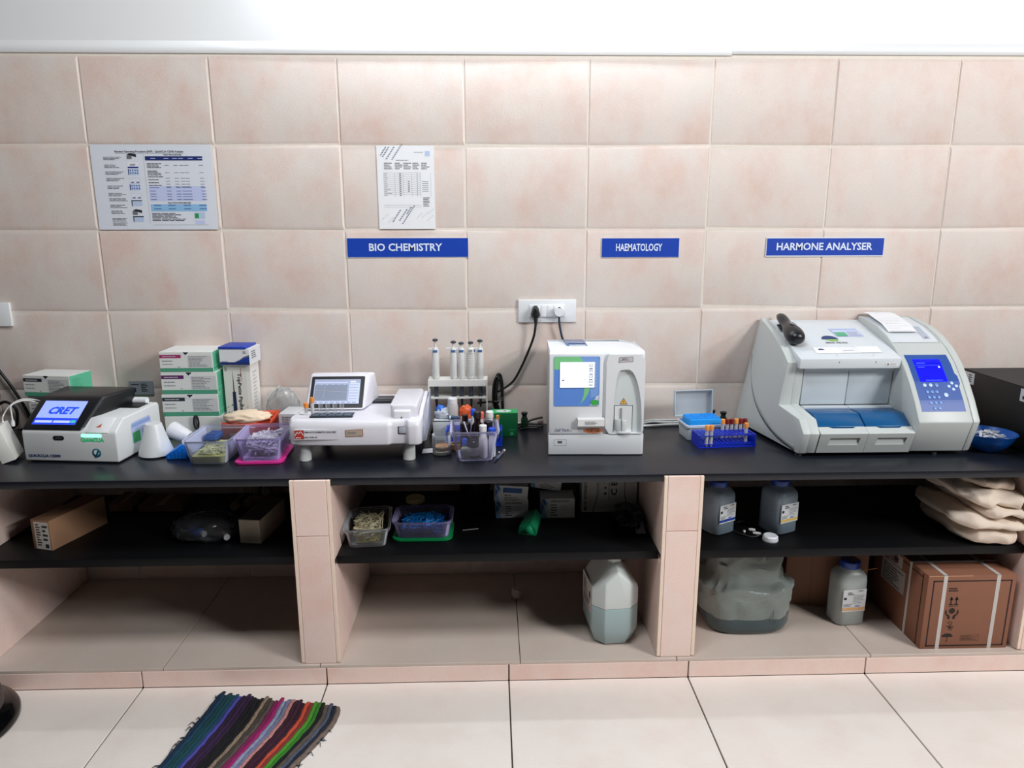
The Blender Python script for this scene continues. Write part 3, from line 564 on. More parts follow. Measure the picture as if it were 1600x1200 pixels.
# sample block, cup and cover
m = MB(); m.box(.085, .055, .1475, .215, .125, .150); m.build('tray_rim', M('#d9d9e3', .35), be, bevel=.001)
m = MB()
for i in range(5):
    for j in range(2):
        x, y = .076 + i * .0265, .050 + j * .023; m.box(x, y, .1505, x + .0225, y + .019, .1528)
m.build('cuvette_cell', M('#56636f', .35), be)['kind'] = 'stuff'
MB().box(.070, .044, .1465, .212, .099, .1503).build('cell_block', M('#1b2533', .4), be, bevel=.001)
MB().lathe([(.022, .1465), (.022, .1495), (.018, .150), (.016, .1478), (.001, .1475)], (.046, .105, 0), 24).build('tube_well', WHITE, be)
m = MB(); m.loft([[(x, y, z) for x, y in rrect(.338 - d, .048 + d * .4, .428 - d, .30, .012)] for z, d in ((.14, 0), (.178, .0), (.186, .003))]); m.build('cover', BW, be, bevel=.004, seg=2)
MB().box(.350, .0295, .141, .407, .056, .172).build('cover_handle', M('#e9e8ef', .3), be, bevel=.005, seg=3)
MB().box(.3755, .0275, .136, .3785, .0305, .152).build('latch', BLACK, be)
m = MB(); m.prism([(.012, .10), (.012, .130), (.10, .160), (.30, .178), (.33, .165), (.33, .10)], .4285, .4445, 'x'); m.build('side_fender', BW, be, bevel=.006, seg=2)
MB().add([(.447, .02, .07), (.456, .05, .065), (.456, .30, .08), (.452, .30, .185), (.447, .06, .145)], [(0, 1, 2, 3, 4)]).build('clear_guard', FROST, be, solid=.002)
p = Print((0, -.0042, 0), (1, 0, 0), (0, 0, 1)); p.frame(BLACK, .366, .098, .030, .026, .004); p.build('switch_frame', be).location = (0, .0135, 0)
MB().box(.369, .0055, .101, .393, .012, .122).build('power_switch', M('#a9afba', .4), be, bevel=.002)
MB().box(.030, -.0035, .0855, .175, .004, .1195).build('label_plate', M('#dcdbe3', .4), be)
p = Print((0, -.0036, 0), (1, 0, 0), (0, 0, 1)); RL = M('#b8372e', .5); p.rect(RL, .031, .088, .031, .030); [p.line(WHITE, a, b, c_, d, .0022, 1) for a, b, c_, d in ((.032, .100, .040, .112), (.040, .112, .044, .106), (.044, .106, .051, .114), (.051, .114, .061, .100))]; p.bars(WHITE, .034, .0895, .026, .006, 1, 3, k=1, words=4)
p.text(INK, 'SEMI AUTO CHEMISTRY ANALYZER', .064, .1085, .0052, .102); p.text(INK, 'www.mbcl.co.in' if False else 'MBC-CHEM 100', .064, .0915, .0045, .040); p.build('lettering', be)
p = Print((0, -.0046, 0), (1, 0, 0), (0, 0, 1)); p.poly(M('#a24a3c', .5), [(.196, .094), (.254, .097), (.254, .1205), (.196, .117)]); p.poly(M('#b3a493', .6), [(.198, .0955), (.252, .0985), (.252, .119), (.198, .1155)], 1); p.bars(GREYINK, .203, .103, .044, .009, 2, 3, k=2, words=6); p.build('asset_sticker', be)
# tubes standing on it
def sample_tube(name, x, y, z, r, h, cap, label, group=None, body='#e6e6ea', caph=.016, clear=.72, fill=None):
    t = thing(name, label, 'tube', (x, y, z), 0, group)
    MB().lathe([(.001, 0), (r * .6, .001), (r * .92, .004), (r, .010), (r, h)], seg=14, cap=False).build('glass', M(body, .12, clear=clear), t)
    if fill: MB().lathe([(.001, .0008), (r * .55, .0015), (r * .85, .004), (r * .9, .010), (r * .9, h * .55), (.001, h * .55)], seg=12).build('sample', M(fill, .4), t)
    if cap: MB().lathe([(r * 1.02, h - caph * .3), (r * 1.32, h - caph * .3), (r * 1.32, h + caph * .6), (r * 1.2, h + caph * .72), (r * .5, h + caph * .66), (.001, h + caph * .6)], seg=14).build('cap', M(cap, .45), t)
    return t
sample_tube('sample_tube', .811, -.368, T + .1492, .0062, .022, '#e98a3c', 'short tube with orange cap sitting in the round well of the chemistry analyser', clear=.5)
sample_tube('sample_tube', .843, -.413, T + .1538, .0062, .047, '#d98a3a', 'tall slim tube with orange cap standing at the cell block of the chemistry analyser', clear=.35, fill='#d8d4cc')
for i in range(4):
    t = thing('cuvette', 'clear empty cuvette standing in the cell block of the chemistry analyser', 'cuvette', (.866 + i * .0235, -.393, T + .1532), 0, 'clear cuvettes on the chemistry analyser')
    m = MB(); m.box(-.006, -.006, 0, .006, .006, .034); m.build('glass', GLASS, t)

# ---------------------------------------------------------------- pipette stand
ps = thing('pipette_stand', 'white open pipette rack holding five upright pipettes against the wall', 'stand', (1.205, -.150, T))
SW = M('#e7e7e2', .4)
for x in (0, .2155): m = MB(); m.prism([(0, 0), (.095, 0), (.085, .208), (.010, .208)], x, x + .0045, 'x'); m.build('side_panel', SW, ps)

for nm, za, zb, ya, yb in (('top_rail', .184, .208, .012, .078), ('lower_rail', .138, .1415, .006, .070)):
    m = MB(); cs = [0.0048]
    m.box(.0048, ya, za, .2152, .0275, zb); m.box(.0048, .0485, za, .2152, yb, zb)
    for q in (1.233, 1.300, 1.329, 1.364, 1.3985): cs += [q - 1.205 - .0100, q - 1.205 + .0100]
    cs.append(.2152)
    for q in range(0, len(cs), 2): m.box(cs[q], .0275, za, cs[q + 1], .0485, zb)
    m.build(nm, SW, ps); MB().box(.0048, .004, 0, .2152, .090, .005).build('base', SW, ps)
MB().box(.0048, .080, .14, .2152, .083, .186).build('back_panel', M('#dfddd3', .5), ps)
PWt = M('#dfe0de', .35); COLL = M('#4b6c9c', .4); NOZ = M('#3c4656', .4)
def pipette(x, turn, label, ribs=False, top=.0):
    t = thing('pipette', label, 'pipette', (x, -.112, T + .098), turn, 'pipettes hanging in the white rack')
    m = MB(); m.lathe([(.011, .1108), (.0138, .116), (.0138, .205), (.0115, .222), (.0100, .228), (.001, .229)], seg=16, sx=1, sy=1.25); m.build('barrel', PWt, t)
    MB().lathe([(.0045, .016), (.0075, .060), (.0085, .1125)], (0, 0, 0), 10).build('shaft', NOZ, t); MB().lathe([(.0022, .0), (.0042, .016)], seg=8).build('nozzle', BLACK, t)
    MB().lathe([(.0045, .228), (.0045, .243 + top)], seg=8).build('plunger', PWt, t); MB().lathe([(.0098, .243 + top), (.0102, .249 + top), (.006, .2515 + top), (.001, .252 + top)], seg=14).build('push_button', M('#3f4650', .4), t)
    m = MB(); m.prism([(-.012, .215), (-.026, .222), (-.026, .226), (-.004, .227)], -.007, .007, 'y'); m.build('finger_hook', PWt, t, bevel=.001)
    m = MB(); m.prism([(-.008, .212), (.008, .212), (.0085, .221), (-.0085, .221)], -.0165, -.010, 'y'); m.build('collar', COLL, t, bevel=.001)
    if ribs:
        for i in range(11): MB().lathe([(.0146, .122 + i * .0082), (.0146, .1245 + i * .0082)], seg=14, sy=1.2, cap=False).build('rib', M('#c9cac8', .4), t)
    else:
        p = Print((-.0143, .004, 0), (0, -1, 0), (0, 0, 1)); p.rect(INK, .0, .145, .006, .022); p.rect(GREYINK, .001, .125, .004, .008); p.build('volume_window', t)
    return t
for x, a, l, rb, tp in ((1.233, 0, 'white pipette at the left end of the rack, standing apart from the rest', 0, .010), (1.300, 0, 'second white pipette from the left in the rack', 0, .002), (1.329, 0, 'third pipette from the left in the rack, the middle one', 0, -.003), (1.3640, 90, 'ribbed pipette turned with its hook to the right, fourth in the rack', 1, -.001), (1.3985, 0, 'white pipette at the right end of the rack', 0, .006)): pipette(x, a, l, rb, tp)
# grey white carton with things on it, in front of the stand
wc = thing('white_carton', 'pale carton with dark top edge in front of the pipette stand carrying bottle and bags', 'box', (1.226, -.2215, T))
MB().box(0, 0, 0, .146, .066, .072).build('carton', M('#c9cfd3', .45), wc, bevel=.001); MB().box(.0, -.0008, .0722, .146, .066, .0745).build('dark_lid_edge', M('#4c5158', .4), wc); MB().box(.003, .002, .0746, .143, .064, .0758).build('lid', M('#dcdfe3', .4), wc)
bz = T + .0762
wbot = thing('white_bottle', 'small translucent white bottle with ribbed white cap standing on the pale carton', 'bottle', (1.297, -.1885, bz))
MB().lathe([(.001, 0), (.018, 0), (.0205, .004), (.0205, .045), (.018, .053), (.013, .056), (.001, .056)], seg=24).build('body', M('#dedad8', .3, clear=.25), wbot); MB().lathe([(.0175, .055), (.0175, .074), (.015, .077), (.001, .077)], seg=24).build('cap', M('#e8e9ea', .4), wbot)
gb = thing('glove_bag', 'crumpled clear bag with blue gloves on the pale carton', 'bag', (1.262, -.183, bz))
blob('film', M('#dfe6ee', .2, clear=.35), (0, 0, .016), (.028, .022, .020), .35, 2.4, 5, gb, 4, ridged=True, clampz=-.0155); blob('gloves', M('#2f6fd0', .5), (-.008, .006, .026), (.018, .014, .018), .5, 2.2, 8, gb, 3, ridged=True)
ob = blob('orange_bag', M('#ee6a35', .35, clear=.15), (1.346, -.186, bz + .020), (.022, .020, .026), .30, 2.0, 6, None, 4, ridged=True, clampz=-.0195); tag(ob, 'crumpled orange plastic bag on the pale carton beside the white bottle', 'bag')
mk = thing('marker_pen', 'dark blue marker pen lying on the pale carton edge', 'pen', (1.283, -.2125, bz + .0078), rot=(0, R(90), R(-4)))
MB().lathe([(.001, 0), (.007, 0), (.0076, .003), (.0076, .022), (.0062, .024), (.0062, .050), (.003, .055), (.001, .056)], seg=12).build('barrel', M('#27405f', .35), mk); MB().lathe([(.0079, .004), (.0079, .008)], seg=12).build('ring', WHITE, mk)
# glass dish and tape
gd = thing('glass_jar', 'clear glass jar with tan tape band in its base right of the chemistry analyser', 'jar', (1.268, -.378, T))
MB().lathe([(.0305, .0005), (.0325, .003), (.0325, .066), (.0335, .070), (.0315, .071), (.0312, .066), (.031, .004), (.001, .003)], seg=32, cap=False).build('glass', GLASS, gd)
MB().lathe([(.0288, .016), (.0300, .016), (.0300, .030), (.0288, .030)], seg=32, cap=False).build('tan_band', M('#e3b184', .6), gd); MB().lathe([(.001, .0055), (.0298, .0055), (.0298, .013), (.001, .013)], seg=28).build('white_residue', M('#e7dfcc', .6), gd)
mt = tag(MB().lathe([(.018, 0), (.024, 0), (.024, .019), (.018, .019), (.018, 0)], seg=28, cap=False).build('tape_roll', M('#d9a268', .6), loc=(1.3155, -.318, T), solid=0), 'tan roll of masking tape between the glass jar and clear bin', 'tape')
lf = tag(MB().prism([(0, 0), (.055, .004), (.056, .0045), (.0, .0008)], 0, .05, 'y').build('folded_leaflet', PAPER, loc=(1.198, -.372, T + .0)), 'small folded white leaflet under the right end of the chemistry analyser', 'paper')

# ---------------------------------------------------------------- clear bin with reagent bottles
def tub(name, label, x, y, z, w, d, h, rz, mat, taper=.018, rim=.006, lidmat=None, cat='tub', r=.02):
    t = thing(name, label, cat, (x, y, z), rz); zz = .009 if lidmat else 0
    f = lambda k, zq, e=0: [(a, b, zq + zz) for a, b in rrect(taper * (1 - k) - e, taper * .6 * (1 - k) - e, w - taper * (1 - k) + e, d - taper * .6 * (1 - k) + e, r + e, 4)]
    m = MB(); m.loft([f(0, .0012), f(.03, .003), f(.9, h * .88), f(1, h)], cap=False); n = len(f(0, 0)); m.f.append(tuple(range(n))); m.m.append(0)
    m.build('shell', mat, t, smooth=50, solid=.0014)
    m = MB(); m.loft([f(1, h - .010, .001), f(1, h - .010, rim * .5), f(1, h, rim), f(1, h + .0012, rim * .6), f(1, h, .001)], cap=False); m.build('rim', mat, t, smooth=50)
    if lidmat:
        m = MB(); m.loft([[(a, b, zq) for a, b in rrect(-.004 - e, -.004 - e, w + .004 + e, d + .004 + e, r)] for zq, e in ((0, -.003), (.002, 0), (.0085, .0005), (.0088, -.003))]); m.build('lid_underneath', lidmat, t, smooth=40)
    return t
CLBIN = M('#e9e8fa', .2, clear=.94)
tub('clear_bin', 'clear plastic bin full of brown and white reagent bottles', 1.307, -.473, T, .155, .165, .103, 2, CLBIN, taper=.018, r=.018)
AMB = M('#1d0f14', .15); AMC = M('#191016', .35); WB = M('#e1dedb', .4)
def reagent(x, y, z, r, h, body, cap, label, cat='bottle', rot=None, stripe=None, capr=.62, caph=.022, group=None):
    t = thing('reagent_bottle', label, cat, (x, y, z), 0, group, rot)
    b = h - caph
    MB().lathe([(.001, 0), (r * .93, 0), (r, .003), (r, b * .66), (r * .9, b * .78), (r * capr * .85, b * .88), (r * capr * .85, b + .004), (.001, b + .004)], seg=20).build('body', body, t)
    MB().lathe([(r * capr, b), (r * capr * 1.03, b + .002), (r * capr * 1.03, h - .002), (r * capr * .9, h), (.001, h)], seg=18).build('cap', cap, t)
    if stripe: MB().lathe([(r + .0004, b * .14), (r + .0004, b * .56)], seg=20, cap=False).build('label_band', stripe, t)
    return t
GB = 'bottles inside the clear bin'
z = T + .0032
PINK = M('#e9dcd8', .5); bc = M('#2458c8', .4); wcap = M('#e9e9ea', .4)
reagent(1.3485, -.430, z, .0135, .066, M('#d3d6c5', .35, clear=.2), bc, 'slim pale bottle with blue cap at the front left of the clear bin', group=GB)
reagent(1.3790, -.4290, z, .0160, .088, AMB, AMC, 'dark bottle with pink and white label at the front of the clear bin', stripe=PINK, group=GB)
reagent(1.4105, -.4255, z, .0155, .112, WB, wcap, 'white bottle with white and orange cap at the front of the clear bin', group=GB, capr=.8)
MBx = reagent(1.4405, -.4200, z, .0125, .100, M('#dfdfe4', .4), M('#1f52d0', .4), 'white bottle with bright blue cap at the right of the clear bin', group=GB, capr=.95)
reagent(1.3500, -.395, z, .0185, .112, AMB, AMC, 'dark brown bottle behind the blue capped one at the left of the clear bin', group=GB, capr=.95)
reagent(1.3910, -.390, z, .0210, .150, AMB, AMC, 'tallest dark brown bottle rising in the middle of the clear bin', group=GB)
reagent(1.4285, -.386, z, .0155, .115, AMB, AMC, 'dark brown bottle at the back right of the clear bin', group=GB, capr=.95)
reagent(1.348, -.352, z, .017, .128, AMB, AMC, 'dark brown bottle at the back left of the clear bin', group=GB)
reagent(1.400, -.353, z, .0145, .138, M('#e3d6d4', .4), M('#e46a55', .4), 'pale bottle with coral red cap at the back of the clear bin', group=GB, capr=.9)
reagent(1.433, -.350, z, .0135, .140, M('#dfe5e2', .4), M('#e7ecea', .4), 'white bottle with green ringed white cap at the back right of the clear bin', group=GB, capr=.95)
reagent(1.376, -.350, z, .0085, .148, M('#dfe0ea', .4), M('#2a57d8', .4), 'thin bottle with blue cap at the back middle of the clear bin', group=GB, capr=1.0)
dr = tag(MB().tube([(0, 0, .0), (.004, 0, .03), (.010, 0, .060)], [.0012, .0022, .003], 8).build('dropper', M('#ded8e4', .25), loc=(1.3655, -.412, T + .068), rot=(R(8), R(-28), 0)), 'small white plastic dropper lying across the bottles in the clear bin', 'dropper')
# blue rack behind the bin
def tube_rack(label, x, y, z, w, d, h, rz, mat, nx, ny):
    t = thing('tube_rack', label, 'rack', (x, y, z), rz)
    for xa in (0, w - .004): MB().box(xa, 0, 0, xa + .004, d, h).build('end_panel', mat, t, bevel=.0008, seg=1)
    for zz in (h - .003, .012):
        m = MB(); sx, sy = (w - .008) / nx, d / ny; b = .0035
        for i in range(nx + 1): xx = .004 + sx * i; m.box(max(.0042, xx - b / 2), .0002, zz, min(w - .0042, xx + b / 2), d - .0002, zz + .0028)
        for j in range(ny + 1): yy = sy * j; m.box(.0042, max(.0002, yy - b / 2), zz + .0001, w - .0042, min(d - .0002, yy + b / 2), zz + .0027)
        m.build('grid_deck', mat, t)['kind'] = 'stuff'
    m = MB(); m.box(.0042, .0002, .001, w - .0042, d - .0002, .0035); m.build('bottom_deck', mat, t)
    return t, (lambda i, j: (x + (.004 + (w - .008) / nx * (i + .5)) * math.cos(R(rz)) - d / ny * (j + .5) * math.sin(R(rz)), y + (.004 + (w - .008) / nx * (i + .5)) * math.sin(R(rz)) + d / ny * (j + .5) * math.cos(R(rz))))
RB = M('#0f3fd0', .35)
rk, at1 = tube_rack('bright blue tube rack half hidden behind the clear bin', 1.277, -.2985, T, .200, .072, .060, 0, RB, 9, 4)
G1 = 'capped tubes in the rack behind the clear bin'
for i, j, cp, l in ((2, 2, '#e9a055', 'orange capped tube at the left of the rack behind the bin'), (4, 1, '#e9a055', 'orange capped tube near the middle of the rack behind the bin'), (5, 2, '#e7a35c', 'orange capped tube left of the purple caps behind the bin'), (6, 1, '#4a1247', 'purple capped tube, left of the two, behind the clear bin'), (7, 1, '#531650', 'purple capped tube, right of the two, behind the clear bin'), (7, 3, '#e8a04f', 'orange capped tube right of the purple caps behind the bin'), (8, 3, '#e8a04f', 'orange capped tube at the right end of the rack behind the bin')):
    x, y = at1(i, j); sample_tube('sample_tube', x, y, T + .0040, .0052, .082, cp, l, G1, clear=.45)
for k, (x, y, a, l, c_) in enumerate(((1.465, -.385, 80, 'dark blue pen lying right of the clear bin', '#26334d'), (1.483, -.36, 74, 'grey pen lying beside the dark pen right of the clear bin', '#5c6470'))):
    pn = thing('pen', l, 'pen', (x, y, T + .0047), rot=(0, R(90), R(a - 180)))
    MB().lathe([(.001, 0), (.004, .001), (.0045, .004), (.0045, .085), (.002, .095), (.0008, .099)], seg=8).build('barrel', M(c_, .35), pn); MB().lathe([(.0047, .0), (.0047, .012)], seg=8).build('end_cap', M('#d8c7bd', .4), pn)
gbx = thing('green_box', 'green carton with white oval on its top beside the pipette stand', 'box', (1.4365, -.182, T), 1)
MB().box(0, 0, 0, .100, .062, .0905).build('carton', M('#0c6b3c', .5), gbx, bevel=.001); p = Print((0, 0, .0905), (1, 0, 0), (0, 1, 0)); p.rect(M('#37b56a', .5), .001, .001, .098, .060); p.disc(M('#e8efe9', .5), .048, .030, .030, 1, ry=.018); p.disc(M('#4a7a58', .5), .053, .030, .006, 2, ry=.005); p.build('top_print', gbx)
p = Print((0, 0, 0), (1, 0, 0), (0, 0, 1)); GL_ = M('#3f9a6a', .5); p.bars(GL_, .012, .035, .038, .012, 2, 1, words=2); p.bars(GL_, .012, .018, .03, .006, 1, 2, words=2); p.rect(GL_, .068, .024, .022, .004); p.disc(GL_, .078, .012, .007); p.build('front_print', gbx)
p = Print((.100, 0, 0), (0, 1, 0), (0, 0, 1)); p.rect(M('#cfd6d0', .5), .001, .001, .060, .088); p.build('side_print', gbx)
def vial(x, y, h, label):
    t = thing('vial', label, 'vial', (x, y, T)); MB().lathe([(.001, 0), (.0125, 0), (.0135, .002), (.0135, h * .62), (.009, h * .74), (.001, h * .74)], seg=18).build('body', M('#12301c', .12), t)
    MB().lathe([(.010, h * .72), (.0085, h * .80), (.0125, h * .93), (.0125, h), (.001, h)], seg=18).build('cap', M('#14181a', .45), t); MB().lathe([(.0128, h * .60), (.0128, h * .66)], seg=18, cap=False).build('neck_ring', M('#3a2226', .4), t)
vial(1.566, -.080, .066, 'small dark green glass vial right of the green box'); vial(2.336, -.085, .062, 'small dark vial at the wall, right of the blue tip box'); vial(2.303, -.050, .060, 'small dark vial half hidden behind the blue tip box')

# ---------------------------------------------------------------- haematology analyser
ha = thing('haematology_analyser', 'tall white cabinet analyser with lit screen panel under the HAEMATOLOGY sign', 'analyser', (1.634, -.404, T), -1)
HW = M('#e2e5e9', .35, bump=.03, bscale=900)
m = MB(); m.loft([[(0, 0, z), (.180, 0, z), (.190, .003, z), (.318, .003, z), (.322, .010, z), (.322, .25, z), (.285, .325, z), (.012, .325, z)] for z in (.004, .350)] + [[(.003, .008, .361), (.180, .008, .361), (.190, .010, .361), (.315, .010, .361), (.319, .016, .361), (.319, .25, .345), (.284, .325, .338), (.012, .325, .338)]]); m.build('cabinet', HW, ha, bevel=.004, seg=2)
for fx, fy in ((.03, .03), (.29, .03), (.03, .28), (.27, .28)): MB().lathe([(.012, 0), (.012, .0045)], (fx, fy, 0), 12).build('foot', BLACK, ha)
m = MB(); m.loft([[(x, y, z) for x, y in ((-.001, -.004), (.178, -.005), (.188, -.0075), (.316, -.0075), (.3235, -.001), (.3235, .02), (-.001, .02))] for z in (.003, .074)]); m.build('base_panel', HW, ha, bevel=.002)
m = MB(); m.loft([[(x, -.007, .0765), (x2, -.007, .0765), (x2, .004, .0765), (x, .004, .0765)] for x, x2 in ((.0, .180),)] + [[(.0, -.005, .352), (.180, -.005, .352), (.180, .004, .352), (.0, .004, .352)]]); m.build('front_panel', HW, ha, bevel=.002)
# right hand column with arched recess
arch = [(.214, .080)] + [(.2195 + .0 + (.262 - .2195) * (1 - math.cos(R(90 * i / 8))) * 1.0, .080 + .22 * math.sin(R(90 * i / 8)) + .0) for i in range(1, 9)]
archR = [(.262 + .052 * math.cos(R(90 - 90 * i / 10)), .10 + .20 * math.sin(R(90 - 90 * i / 10))) for i in range(11)]
archL = [(.262 - .046 * math.cos(R(90 * i / 10)) ** .35, .10 + .20 * math.sin(R(90 * i / 10))) for i in range(11)]
ar = [(.214, .079)] + archL[:-1] + archR + [(.314, .079)]
outer = [(.190, .0765), (.320, .0765), (.320, .351), (.190, .351)]
m = MB(); nA = len(ar)
fo = [(x, -.010, z) for x, z in ar]; bi = [(x, .0, z) for x, z in ar]
# ring between rectangular outline and arch: project arch points out to the rectangle
def proj(x, z):
    cx, cz = .262, .19; dx, dz = x - cx, z - cz; k = min([(.190 - cx) / dx if dx < 0 else (.320 - cx) / dx if dx > 0 else 1e9, (.0765 - cz) / dz if dz < 0 else (.351 - cz) / dz if dz > 0 else 1e9]); return (cx + dx * k, cz + dz * k)
ou = [proj(x, z) for x, z in ar]; ouF = [(x, -.010, z) for x, z in ou]; ouB = [(x, .004, z) for x, z in ou]
m.loft([ouB, ouF, fo, [(x + (.262 - x) * .06, .002, z) for x, z in ar]], cap=False); m.build('column_frame', HW, ha, smooth=30)
m = MB(); m.add([(x, .0018, z) for x, z in ar], [tuple(range(nA))]); m.build('recess', M('#cfd6d8', .45), ha)
# aspirator niche
p = Print((0, .0015, 0), (1, 0, 0), (0, 0, 1)); p.frame(M('#3b3f46', .5), .221, .0805, .063, .094, .002); p.rect(M('#dfe3e4', .4), .223, .0825, .059, .090); p.build('niche', ha)
MB().lathe([(.001, .0795), (.031, .0795), (.031, .085), (.001, .085)], (.252, .003, 0), 24, sy=.62).build('niche_floor', WHITE, ha)
m = MB(); m.box(.226, -.010, .0855, .244, .000, .128); m.build('adaptor', M('#c3c8ca', .3), ha, bevel=.004); MB().box(.247, -.009, .0855, .262, -.001, .124).build('adaptor', M('#d9dddd', .3), ha, bevel=.004); MB().lathe([(.0025, .12), (.0025, .165)], (.245, -.002, 0), 8).build('probe', M('#b9bdc0', .2, 1), ha)
p = Print((0, .0015, 0), (1, 0, 0), (0, 0, 1)); p.poly(M('#3b3a33', .5), [(.239, .1775), (.265, .1775), (.252, .200)]); p.poly(M('#efb24a', .5), [(.2415, .179), (.2625, .179), (.252, .1972)], 1); p.rect(INK, .2512, .181, .0016, .010, 2); p.build('warning_sign', ha)
p = Print((0, -.010, 0), (1, 0, 0), (0, 0, 1)); p.poly(M('#8a8589', .5), [(.228, .322), (.278, .326), (.278, .344), (.231, .341)]); p.poly(M('#c7c1c4', .5), [(.230, .324), (.276, .328), (.276, .342), (.233, .339)], 1); p.line(GREYINK, .234, .328, .252, .338, .002, 2); p.bars(GREYINK, .240, .330, .03, .008, 2, 3, k=2); p.build('asset_sticker', ha)
# graphic panel with screen
GP = M('#5f8fe0', .35); GRN = M('#7fcf8e', .4)
p = Print((0, -.0074, 0), (1, 0, 0), (0, 0, 1)); p.poly(GP, rrect(.015, .174, .168, .344, .006))
p.poly(GRN, [(.0155, .300), (.034, .300), (.034, .326), (.112, .326), (.107, .336), (.100, .3435), (.020, .3435), (.0155, .338)], 1)
p.poly(GRN, [(.117, .238), (.136, .238), (.131, .218), (.118, .196), (.098, .1755), (.108, .190), (.115, .210)], 1); p.poly(M('#7ea6e6', .4), [(.112, .326), (.150, .326), (.150, .238), (.136, .238), (.140, .20), (.165, .215), (.167, .33), (.16, .343), (.100, .3435), (.107, .336)], 1)
p.poly(M('#cdd8e2', .4), [(.135, .176), (.166, .176), (.1665, .215), (.150, .196)], 2); p.poly(M('#3fae4e', .35), rrect(.140, .178, .1665, .196, .006), 3); p.disc(WHITE, .159, .206, .0035, 3)
for i in range(8): p.rect(M('#8fb5ee', .4), .153, .242 + i * .011, .008, .004, 2)
p.build('graphic_panel', ha)
MB().box(.034, -.0105, .238, .152, -.0076, .326).build('screen_frame', M('#dfe9f6', .3), ha, bevel=.0008, seg=1)
SCR = M('#f4f9ff', .3, emit=.75); p = Print((0, -.0106, 0), (1, 0, 0), (0, 0, 1)); p.rect(SCR, .0355, .2395, .113, .085); SI = M('#35508c', .4)
for i, hh in enumerate((.008, .004, .008, .006, .004, .008, .006, .010)): p.frame(SI, .132, .309 - i * .0093 + .002, .012, .0068 if i % 2 == 0 else .004, .0017, 1)
for i in range(4): p.bars(M('#c9d3e6', .4, emit=.5), .045, .255 + i * .016, .08, .003, 1, i, k=1, words=3)
p.bars(M('#e6a9a5', .4, emit=.4), .044, .305, .008, .002, 1, 1, k=1, words=1); p.rect(SI, .042, .262, .007, .004, 1); p.line(SI, .118, .270, .122, .265, .001, 1); p.line(SI, .122, .265, .119, .261, .001, 1); p.build('screen', ha)
m = MB(); m.prism([(0, .134), (-.016, .131), (-.017, .108), (-.009, .100), (0, .1)], .096, .186, 'x'); m.build('paper_slip', M('#e9e9e9', .6), ha, loc=(0, -.007, 0)); p = Print((0, -.0245, 0), (1, 0, 0), (0, 0, 1)); p.bars(GREYINK, .120, .112, .055, .014, 3, 4, fill=.3); p.build('slip_print', ha)
p = Print((0, -.0068, 0), (1, 0, 0), (0, 0, 1)); p.disc(M('#d9835a', .5), .150, .088, .034, 0, ry=.0095); p.text(INK, 'Iain Hrving' if False else 'Cell Lab', .128, .085, .007, .044, k=1); p.build('oval_sticker', ha)
p.__init__((0, -.0068, 0), (1, 0, 0), (0, 0, 1)); p.text(M('#2a2f6e', .5), 'Cell Tech', .018, .086, .010, .048, bold=False, slant=.3); p.rect(GREYINK, .068, .087, .010, .0015); p.build('model_lettering', ha)
p = Print((0, -.0052, 0), (1, 0, 0), (0, 0, 1)); p.frame(M('#aab2bb', .4), .018, .036, .042, .022, .001); p.rect(INK, .031, .045, .014, .007, 1); p.rect(M('#9aa0a8', .4), .033, .047, .010, .002, 2); p.build('usb_port', ha)
m = MB(); m.box(.072, .165, .343, .148, .318, .350); m.build('printer_window', M('#5c7bab', .15, clear=.30), ha, bevel=.003); MB().box(.082, .172, .3502, .140, .186, .3515).build('paper_slot', WHITE, ha); MB().box(.080, .205, .3502, .142, .212, .353).build('grip', M('#3f5a86', .4), ha)

# ---------------------------------------------------------------- blue tip box and second tube rack
tp = thing('tip_box', 'clear hinged box with bright blue tip tray and open lid beside the blue tube rack', 'box', (2.150, -.262, T), 6)
TB = M('#d3dde4', .3, clear=.58); BI = M('#1f9bf0', .4)
f = lambda e, zq: [(a, b, zq) for a, b in rrect(.006 - e, .006 - e, .142 + e, .104 + e, .010, 3)]
m = MB(); m.loft([f(0, .0015), f(.003, .050)], cap=False); m.f.append(tuple(range(16))); m.m.append(0); m.build('shell', TB, tp, solid=.0015); m = MB(); m.loft([f(.003, .047), f(.007, .049), f(.007, .057), f(.003, .058), f(.003, .047)], cap=False); m.build('rim', M('#dfe8f2', .35, clear=.25), tp)
MB().box(.010, .010, .004, .138, .100, .046).build('tip_bundle', M('#1c7fd0', .4, clear=.1), tp)
m = MB(); m.loft([[(a, b, zq) for a, b in rrect(.012 + e, .012 + e, .136 - e, .098 - e, .006, 2)] for zq, e in ((.050, 0), (.074, .002), (.076, .004))]); m.build('tip_tray', BI, tp, smooth=30)
m = MB()
for i in range(12):
    for j in range(8): m.lathe([(.0036, .0762), (.0036, .0786), (.001, .0788)], (.021 + i * .0097, .022 + j * .0096, 0), 6)
m.build('tips', BI, tp)['kind'] = 'stuff'
lr = [(-.006, .0), (.142, .0), (.142, .092), (-.006, .092)]
m = MB(); q_ = lambda y, e: [(x + (e if x < .05 else -e), y, z + (e if z < .05 else -e)) for x, z in ((0, 0), (.148, 0), (.148, .098), (0, .098))]
m.loft([q_(-.012, 0), q_(.008, .003)], cap=False); m.f.append((4, 5, 6, 7)); m.m.append(0); m.build('lid', TB, tp, loc=(-.008, .126, .062), rot=(R(-6), 0, 0), solid=.0014)
